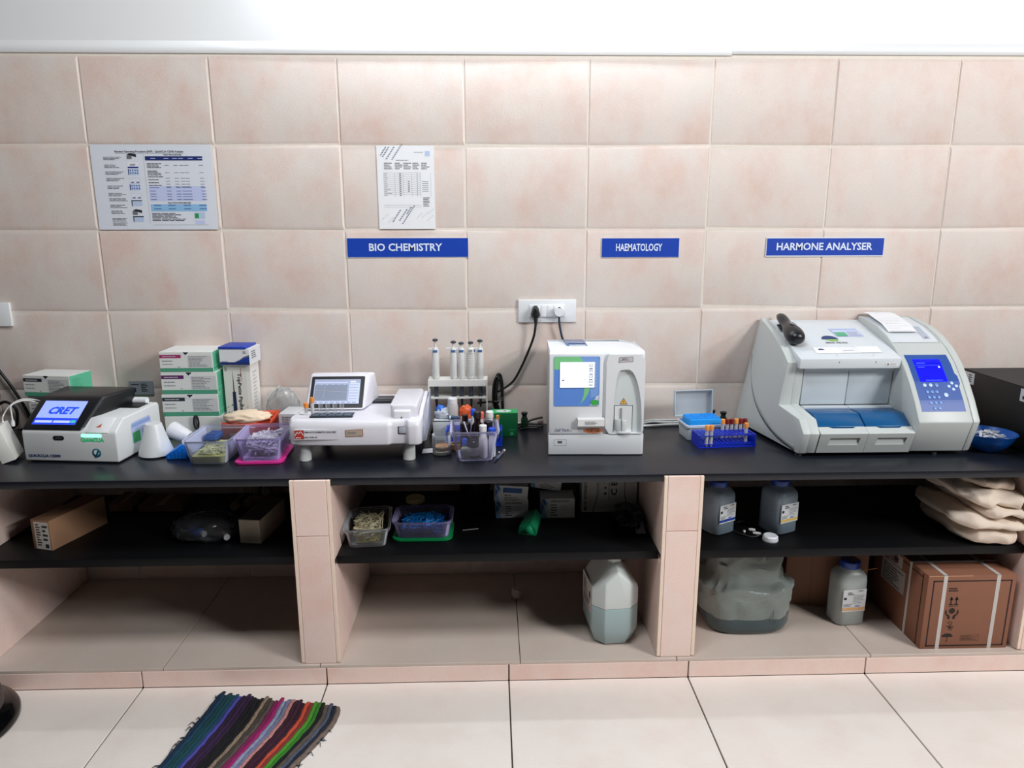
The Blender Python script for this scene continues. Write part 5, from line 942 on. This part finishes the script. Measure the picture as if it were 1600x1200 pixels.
blob('foil', M('#3a3d44', .22, .7), (0, 0, .024), (.048, .085, .030), .32, 2.2, 41, pou, 4, ridged=True, clampz=-.0235); MB().prism([(-.11, .003), (-.06, .028), (-.058, .030), (-.112, .005)], .005, .040, 'x').build('flap', M('#8f959c', .3, .6), pou, bevel=.0006)

# ---------------------------------------------------------------- right bay shelf
def litre_bottle(x, y, z, rz, w, h, label, band, body='#8799a8', capc='#123a8e', fill='#7d8a96', d=None, yaw=0):
    t = thing('reagent_bottle', label, 'bottle', (x, y, z), rz); d = d or w
    f = lambda s_, zq, r=.028: [(a, b, zq) for a, b in rrect(-w / 2 * s_, -d / 2 * s_, w / 2 * s_, d / 2 * s_, r * s_, 4)]
    cr = lambda r_, zq: [(r_ * math.cos(R(9 + 18 * i)), r_ * math.sin(R(9 + 18 * i)), zq) for i in range(20)]
    m = MB(); m.loft([f(.86, 0), f(1, .006), f(1, h * .70), f(.97, h * .76), f(.80, h * .83), cr(w * .29, h * .87), cr(w * .27, h * .90)]); m.build('body', M(body, .3, clear=.18), t, smooth=60)
    m = MB(); m.loft([cr(w * .295, h * .885), cr(w * .31, h * .895), cr(w * .31, h * .985), cr(w * .28, h)]); m.build('cap', M(capc, .35), t, bevel=.001)
    l0, l1 = h * .24, h * .60; n = 8
    mm = Print((0, -d / 2 - .0004, 0), (1, 0, 0), (0, 0, 1)); hw = w / 2 - .012
    mm.rect(M('#d9dde0', .5), -hw, l0, 2 * hw, l1 - l0); mm.rect(M(band, .5), -hw, l0 + .004, 2 * hw, (l1 - l0) * .14, 1); mm.rect(M('#3a78c8', .5), hw * .1, l0 + (l1 - l0) * .22, hw * .4, .004, 1)
    mm.rect(INK, -hw * .92, l0 + (l1 - l0) * .55, hw * .25, .009, 1); mm.bars(INK, -hw * .6, l0 + (l1 - l0) * .75, hw * .6, .012, 2, 1, k=1, words=2); mm.bars(GREYINK, -hw * .1, l0 + (l1 - l0) * .35, hw * 1.0, (l1 - l0) * .4, 6, 2, k=1, fill=.3); mm.bars(INK, hw * .3, l1 - .009, hw * .6, .005, 1, 4, k=1, words=2); mm.bars(GREYINK, -hw * .9, l0 + (l1 - l0) * .22, hw * .8, .012, 3, 6, k=1, words=2)
    mm.build('label', t); return t
litre_bottle(2.225, -.418, S, 28, .098, .186, 'grey blue square bottle with blue banded label next to the pillar', '#1f3f9e')
litre_bottle(2.440, -.420, S, 24, .102, .188, 'pale blue square bottle with dark blue cap and yellow banded label', '#e2bf68')
ct = thing('coiled_tube', 'coil of thin dark tubing with small white connectors between the two bottles', 'tube', (2.335, -.425, S))
MB().tube([(.055 * math.cos(2 * math.pi * i / 32), .062 * math.sin(2 * math.pi * i / 32), .003 + .002 * math.sin(i)) for i in range(33)], .0028, 6).build('loop', M('#2b2d31', .3), ct, smooth=180)
for x, y, l_ in ((.010, -.015, .022), (.016, -.045, .026), (-.022, -.028, .008)): MB().lathe([(.001, -l_ / 2), (.004, -l_ / 2), (.006, 0), (.004, l_ / 2), (.001, l_ / 2)], seg=10).build('connector', WHITE, ct, loc=(x, y, .0065), rot=(0, R(90), R(-20)))
wcp = thing('bottle_cap', 'loose white ribbed bottle cap lying on the shelf in front of the yellow banded bottle', 'cap', (2.382, -.512, S)); MB().lathe([(.001, .001), (.022, .001), (.0250, 0), (.0258, .002), (.0248, .015), (.021, .019), (.016, .0175), (.001, .0175)], seg=32).build('shell', M('#e6ebf2', .4), wcp); MB().lathe([(.0262, .004), (.0262, .006), (.0255, .0061)], seg=32, cap=False).build('ridge', M('#cfd5dd', .4), wcp)
# folded cloth bundle
cl = thing('cloth_bundle', 'crumpled cream cotton bundle folded in layers at the right end of the shelf', 'cloth', (3.09, -.45, S))
CLOTH = M('#e2d2c2', .85, var=.10, vscale=14, bump=.35, bscale=90)
def fold(name, x0, x1, yf, yb, z0, z1, seed, tilt=0., amp=.012):
    m = MB(); nu, nv = 44, 40; rows = []
    for i in range(nu):
        u = i / (nu - 1); e = min(1, 4.0 * u + .12, 6 * (1 - u) + .25) ** .6; ring = []
        for j in range(nv):
            a = 2 * math.pi * j / nv; cy, cz = math.cos(a), math.sin(a); sy = math.copysign(abs(cy) ** .55, cy); sz = math.copysign(abs(cz) ** .8, cz)
            x = x0 + (x1 - x0) * u; y = (yf + yb) / 2 - sy * (yb - yf) / 2 * (.55 + .45 * e); z = (z0 + z1) / 2 + sz * (z1 - z0) / 2 * e + tilt * (u - .5)
            q = Vector((x * 9, y * 9, z * 16 + seed * 5)); r_ = 1 - 2 * abs(noise.noise(q)); q2 = Vector((x * 24, y * 10, z * 30 + seed)); w_ = noise.noise(q2)
            d = amp * (r_ - .4) * 1.25 + amp * .8 * w_
            x += amp * 1.2 * noise.noise(q * 1.3); y -= sy * d; z = z + sz * d * .8
            ring.append((x, y, max(.0008, z)))
        rows.append(ring)
    m.loft(rows); return m.build(name, CLOTH, cl, smooth=180)
fold('cloth_fold', -.088, .112, -.145, .17, .002, .062, 1, -.006, .011); fold('cloth_fold', -.120, .112, -.155, .17, .058, .104, 2, -.016, .012)
fold('cloth_fold', -.045, .112, -.150, .17, .100, .138, 3, -.010, .011); fold('cloth_fold', -.095, .112, -.135, .17, .132, .186, 4, -.02, .016); fold('cloth_fold', -.06, .112, -.10, .17, .178, .222, 5, -.012, .014)

# ---------------------------------------------------------------- things on the plinth
jc = thing('jerrican', 'half full translucent jerrican with pale blue liquid and hazard label in the middle bay', 'canister', (1.850, -.462, P), 5)
def ringp(s_, zs, zc=None, sx=1, sy=1, ch=.038):
    x, y = .081 * s_ * sx, .104 * s_ * sy; c = ch * s_ * min(sx, sy) ** .5; zc = zs if zc is None else zc; zm = zs + (zc - zs) * c / x * .9
    return [(x, -y + c, zs), (x, y - c, zs), (x - c, y, zm), (0, y, zc), (-x + c, y, zm), (-x, y - c, zs), (-x, -y + c, zs), (-x + c, -y, zm), (0, -y, zc), (x - c, -y, zm)]
m = MB(); m.loft([ringp(1, .1442), ringp(1, .200, .268), ringp(.97, .212, .278), ringp(.80, .262, .296, .60, .9, .02), ringp(.70, .302, .306, .30, .8, .008)]); m.build('shell', M('#dfe7e6', .35, clear=.15), jc, bevel=.004, seg=3, smooth=28)
m = MB(); m.loft([ringp(.72, 0), ringp(.80, .004), ringp(1, .055), ringp(1, .144)]); m.build('filled_part', M('#a3b9bb', .3, clear=.08), jc, bevel=.004, seg=3, smooth=28)
MB().lathe([(.022, .292), (.022, .312), (.026, .313), (.026, .334), (.001, .335)], (0, -.045, 0), 18).build('cap', M('#cfd4d4', .4), jc); MB().tube(smooth_path([(0, -.015, .296), (0, .0, .318), (0, .05, .318), (0, .075, .285)], 5), .011, 8).build('handle', M('#cfd9d8', .35), jc)
lab = Print((-.0822, .065, 0), (0, -1, 0), (0, 0, 1)); lab.rect(M('#d8d0cb', .6), 0, .110, .135, .105); lab.bars(INK, .012, .118, .10, .03, 4, 2, k=1); lab.poly(M('#b0a0a0', .5), [(.088, .170), (.108, .150), (.128, .170), (.108, .190)], 1); lab.poly(INK, [(.098, .170), (.108, .158), (.118, .170), (.108, .184)], 2); lab.bars(INK, .012, .155, .06, .05, 5, 3, k=1); lab.build('hazard_label', jc)
sw = thing('stopper', 'small white plastic stopper alone at the back of the middle bay floor', 'cap', (1.532, -.205, P), 20); MB().lathe([(.020, 0), (.0225, .002), (.0215, .028), (.017, .034), (.001, .034)], seg=8).build('shell', M('#cfc3bb', .5), sw, smooth=25); MB().lathe([(.0236, .003), (.0236, .008), (.0226, .0085)], seg=8, cap=False).build('skirt', M('#c4b8b0', .5), sw)
cu = thing('water_bag', 'sagging translucent plastic cubic container with dark liquid at its bottom in the right bay', 'container', (2.345, -.385, P))
def bagring(zq, s_, sq=.62, wr=1.0):
    out = []
    for i in range(72):
        a = 2 * math.pi * i / 72; c_, s2 = math.cos(a), math.sin(a); x, y = math.copysign(abs(c_) ** sq, c_) * .150 * s_, math.copysign(abs(s2) ** sq, s2) * .125 * s_
        n_ = noise.noise(Vector((x * 26, y * 26, zq * 20 + 3))); n2 = 1 - 2 * abs(noise.noise(Vector((x * 11 + 5, y * 11, zq * 13)))); n3 = 1 - 2 * abs(noise.noise(Vector((x * 22 - y * 9, y * 20, zq * 30 + 9)))); k = 1 + wr * (.030 * n_ + .075 * (n2 - .3) + .035 * (n3 - .3)) * min(1, zq / .06)
        out.append((x * k, y * k, zq + wr * (.016 * n2 + .006 * n3 if zq > .07 else 0)))
    return out
m = MB(); m.loft([bagring(.001, .90), bagring(.012, .96), bagring(.030, .985), bagring(.062, 1.0)], cap=False); m.f.append(tuple(range(72))); m.m.append(0); m.build('liquid_part', M('#59686c', .12, clear=.35), cu, smooth=180)
m = MB(); m.loft([bagring(z_, s_) for z_, s_ in ((.0625, 1.004), (.078, 1.012), (.092, 1.02), (.106, 1.025), (.12, 1.03), (.134, 1.04), (.146, 1.055), (.156, 1.06), (.163, 1.02), (.169, .92), (.176, .84), (.195, .80), (.21, .79), (.23, .80), (.25, .80), (.27, .79), (.285, .75), (.292, .66))]); m.build('film', M('#a0aaa6', .2, clear=.42, bump=.8, bscale=140), cu, smooth=40)
MB().lathe([(.030, .292), (.030, .310), (.026, .312), (.001, .312)], (-.02, -.03, 0), 20).build('spout', M('#d5d5cc', .4), cu); MB().add([(.068, -.129, .06), (.0705, -.129, .06), (.0705, -.131, .14), (.068, -.131, .14)], [(0, 1, 2, 3)]).build('seam', M('#6c7f96', .5), cu, solid=.001)
bd = thing('brown_carton', 'plain brown carton standing behind the bottle in the right bay', 'box', (2.545, -.288, P), -13); MB().box(0, 0, 0, .285, .16, .318).build('carton', M('#8d6650', .75, var=.1, vscale=12), bd, bevel=.0015); MB().box(.09, -.0004, .0, .0912, 0, .318).build('seam', M('#5f4334', .8), bd)
lb3 = litre_bottle(2.722, -.408, P, 6, .112, .238, 'translucent bottle with blue cap and cream label standing on the plinth floor', '#dfae7c', body='#b9c2c1', d=.092)
MB().tube(smooth_path([(-.03, -.012, .196), (.0, -.034, .194), (.035, -.010, .193), (.07, .0, .190), (.112, .006, .191)], 4), .0016, 6).build('orange_tie', M('#d98a5c', .5), lb3)
sb_ = thing('strapped_carton', 'brown shipping carton with white straps and handling symbols in the right bay', 'box', (2.886, -.606, P), 0)
BXC = M('#8c5c46', .72, var=.12, vscale=14); Wb, Db, Hb = .300, .330, .271
MB().box(0, 0, 0, Wb, Db, Hb).build('carton', BXC, sb_, bevel=.002)
p = Print((0, 0, 0), (1, 0, 0), (0, 0, 1)); KI = M('#1f1613', .7); p.frame(KI, .018, .010, Wb - .032, Hb - .028, .0045)
p.bars(KI, .073, .212, .048, .016, 2, 1, k=1, words=4)
for dx in (0, .018): p.rect(KI, .085 + dx, .166, .0035, .027, 1); p.poly(KI, [(.0795 + dx, .182), (.0940 + dx, .182), (.0868 + dx, .194)], 1); p.rect(KI, .080 + dx, .164, .014, .0035, 1)
p.rect(KI, .080, .159, .032, .0015, 1)
p.disc(KI, .094, .142, .0105, 1)
for s_ in (1, -1): p.poly(KI, [(.094 + s_ * .021, .146), (.094 + s_ * .024, .134), (.094 + s_ * .013, .120), (.094 + s_ * .013, .112), (.094 + s_ * .004, .112), (.094 + s_ * .006, .124), (.094 + s_ * .017, .132), (.094 + s_ * .0185, .146)], 1)
p.disc(KI, .093, .098, .008, 1, ry=.004); p.disc(BXC, .093, .098, .006, 2, ry=.0025); p.line(KI, .088, .085, .100, .094, .002, 1); p.line(KI, .080, .084, .108, .084, .002, 1); p.line(KI, .098, .084, .090, .070, .002, 1); p.line(KI, .104, .080, .098, .068, .002, 1); p.disc(KI, .094, .079, .005, 1, ry=.003)
p.disc(KI, .090, .045, .019, 1, ry=.013, a0=0, a1=180); p.rect(KI, .0893, .028, .0018, .018, 1); p.line(KI, .0893, .028, .085, .030, .0015, 1)
p.frame(KI, .135, .030, .064, .021, .0006, 1); p.bars(KI, .138, .032, .058, .017, 4, 4, k=1, fill=.3, words=5); p.rect(M('#b98a68', .6), .001, Hb - .0035, .15, .003); p.build('print', sb_)
p = Print((0, Db, 0), (0, -1, 0), (0, 0, 1)); p.rect(KI, Db - .030, .004, .005, Hb - .01); p.rect(KI, .0, Hb - .02, Db - .03, .004); p.rect(M('#a79f9b', .6), .055, .13, .15, .085, 1); p.bars(INK, .065, .135, .13, .07, 7, 2, k=2, words=6, fill=.4); p.rect(M('#a79f9b', .6), .095, .218, .085, .042, 1); p.bars(INK, .10, .222, .07, .034, 4, 3, k=2, words=2); p.rect(BXC, .125, .228, .03, .022, 2); p.rect(INK, .13, .232, .02, .014, 3); p.build('side_print', sb_)
STR = M('#c3bdb9', .45)
for xa in (.052, .232):
    m = MB(); e = .0009
    for a, b in (((xa, -e, 0), (xa + .013, 0, Hb + e)), ((xa, -e, Hb + .0001), (xa + .013, Db + e, Hb + e)), ((xa, Db + .0001, 0), (xa + .013, Db + e, Hb))): m.box(*a, *b)
    m.build('strap', STR, sb_)
m = MB(); m.box(-.0012, .095, 0, -.0003, .106, Hb + .0014); m.box(-.0012, .095, Hb + .0010, Wb + .0012, .106, Hb + .0016); m.box(Wb + .0003, .095, 0, Wb + .0012, .106, Hb + .0014); m.build('strap', STR, sb_)

# ---------------------------------------------------------------- on the floor
pb_ = thing('pedal_bin', 'black round floor stand with glossy domed foot at the left edge', 'stand', (-.222, -.832, 0))
MB().lathe([(.001, 0), (.200, 0), (.207, .006), (.208, .016), (.203, .026), (.187, .036), (.176, .046), (.1715, .052), (.001, .052)], seg=64).build('foot', M('#090a0c', .12), pb_); MB().lathe([(.1709, .052), (.163, .11), (.152, .20), (.150, .22), (.14, .226), (.001, .227)], seg=48).build('column', M('#2a2220', .35), pb_); MB().lathe([(.1545, .196), (.157, .200), (.157, .208), (.1535, .212)], seg=48, cap=False).build('chrome_ring', M('#c9ccd0', .15, 1), pb_)
rg = thing('rag_rug', 'striped multicoloured rag rug on the floor in front of the left pillar', 'rug', (.73, -.69, 0))
RC = ['#0e2a44', '#123f5a', '#0b4048', '#0d4650', '#154560', '#4d49a8', '#2a1435', '#331a42', '#2b1536', '#0d0c12', '#101018', '#0c0c10', '#33281f', '#121016', '#6f625a', '#7c1b52', '#a51a6a', '#2c4878', '#8f8ea0', '#83393c', '#3a1526', '#3f1830', '#331226', '#a83c28', '#8a322e', '#4c9a2c', '#357f24', '#101216', '#6f6055', '#252d42', '#1e263c', '#473b36']
ntop = len(RC); topL, topR = Vector((.557, -.672)), Vector((.957, -.752)); rn = random.Random(2)
Lc = [Vector(q) for q in ((.557, -.672), (.531, -.843), (.502, -.995), (.46, -1.20))]; Rc = [Vector(q) for q in ((.957, -.752), (.955, -.835), (.893, -.985), (.81, -1.16))]
def bez(C_, t): 
    n_ = len(C_) - 1; k = min(n_ - 1, int(t * n_)); f_ = t * n_ - k; return C_[k].lerp(C_[k + 1], f_)
LB, RBz = [[bez(c_, i / 24) for i in range(25)] for c_ in (smooth_path([(q.x, q.y, 0) for q in Lc], 8), smooth_path([(q.x, q.y, 0) for q in Rc], 8))]
for k in range(ntop):
    s_ = (k + .5) / ntop; m = MB(); rings = []; wdt = .40 / ntop * .66; ph = rn.uniform(0, 6)
    ex = rn.uniform(-.010, .010)
    for i in range(25):
        a = LB[i].lerp(RBz[i], s_); b = LB[min(24, i + 1)].lerp(RBz[min(24, i + 1)], s_); c0 = LB[max(0, i - 1)].lerp(RBz[max(0, i - 1)], s_); tdir = (b - c0); tdir.z = 0; tdir.normalize(); nd = Vector((tdir.y, -tdir.x, 0))
        if i == 0: a = a - tdir * ex
        a = a + nd * .0010 * math.sin(i * 1.1 + ph); hh = (.0085 + .0018 * math.sin(i * 2.3 + ph)) * (.35 if i == 0 else 1); ww = wdt * (.7 if i == 0 else 1 + .12 * math.sin(i * 2.9 + ph))
        rings.append([(a.x + nd.x * ww * math.cos(R(q)) - .73, a.y + nd.y * ww * math.cos(R(q)) + .69, .0008 + hh * max(0, math.sin(R(q))) * (1 if 0 < q < 180 else 0)) for q in (0, 30, 60, 90, 120, 150, 180)])
    m.loft(rings)
    h2 = {12: '#b39c84', 13: '#5a5046', 14: '#1c1a1e', 17: '#b3b8c8', 18: '#22407a', 19: '#d8a49c', 23: '#d5573a', 28: '#3a322e', 29: '#666b7a', 30: '#151a28', 31: '#8a786c'}.get(k)
    m.build('rug_strip', M(RC[k], .95, hex2=h2 or None, var=.3, vscale=150 if h2 else 90, bump=.8, bscale=260), rg, smooth=60)
m = MB(); rn = random.Random(5)
for i in range(26):
    a = LB[rn.randrange(1, 24)] if i < 16 else RBz[rn.randrange(8, 24)]; d = (-1 if i < 16 else 1); l_ = rn.uniform(.006, .022); m.tube([(a.x - .73, a.y + .69, .004), (a.x - .73 + d * l_ * .6, a.y + .69 + rn.uniform(-.01, .01), .005), (a.x - .73 + d * l_, a.y + .69 + rn.uniform(-.012, .012), .0022)], [.0022, .0016, .0006], 5)
m.build('loose_threads', M('#1d2b3a', .9), rg)['kind'] = 'stuff'
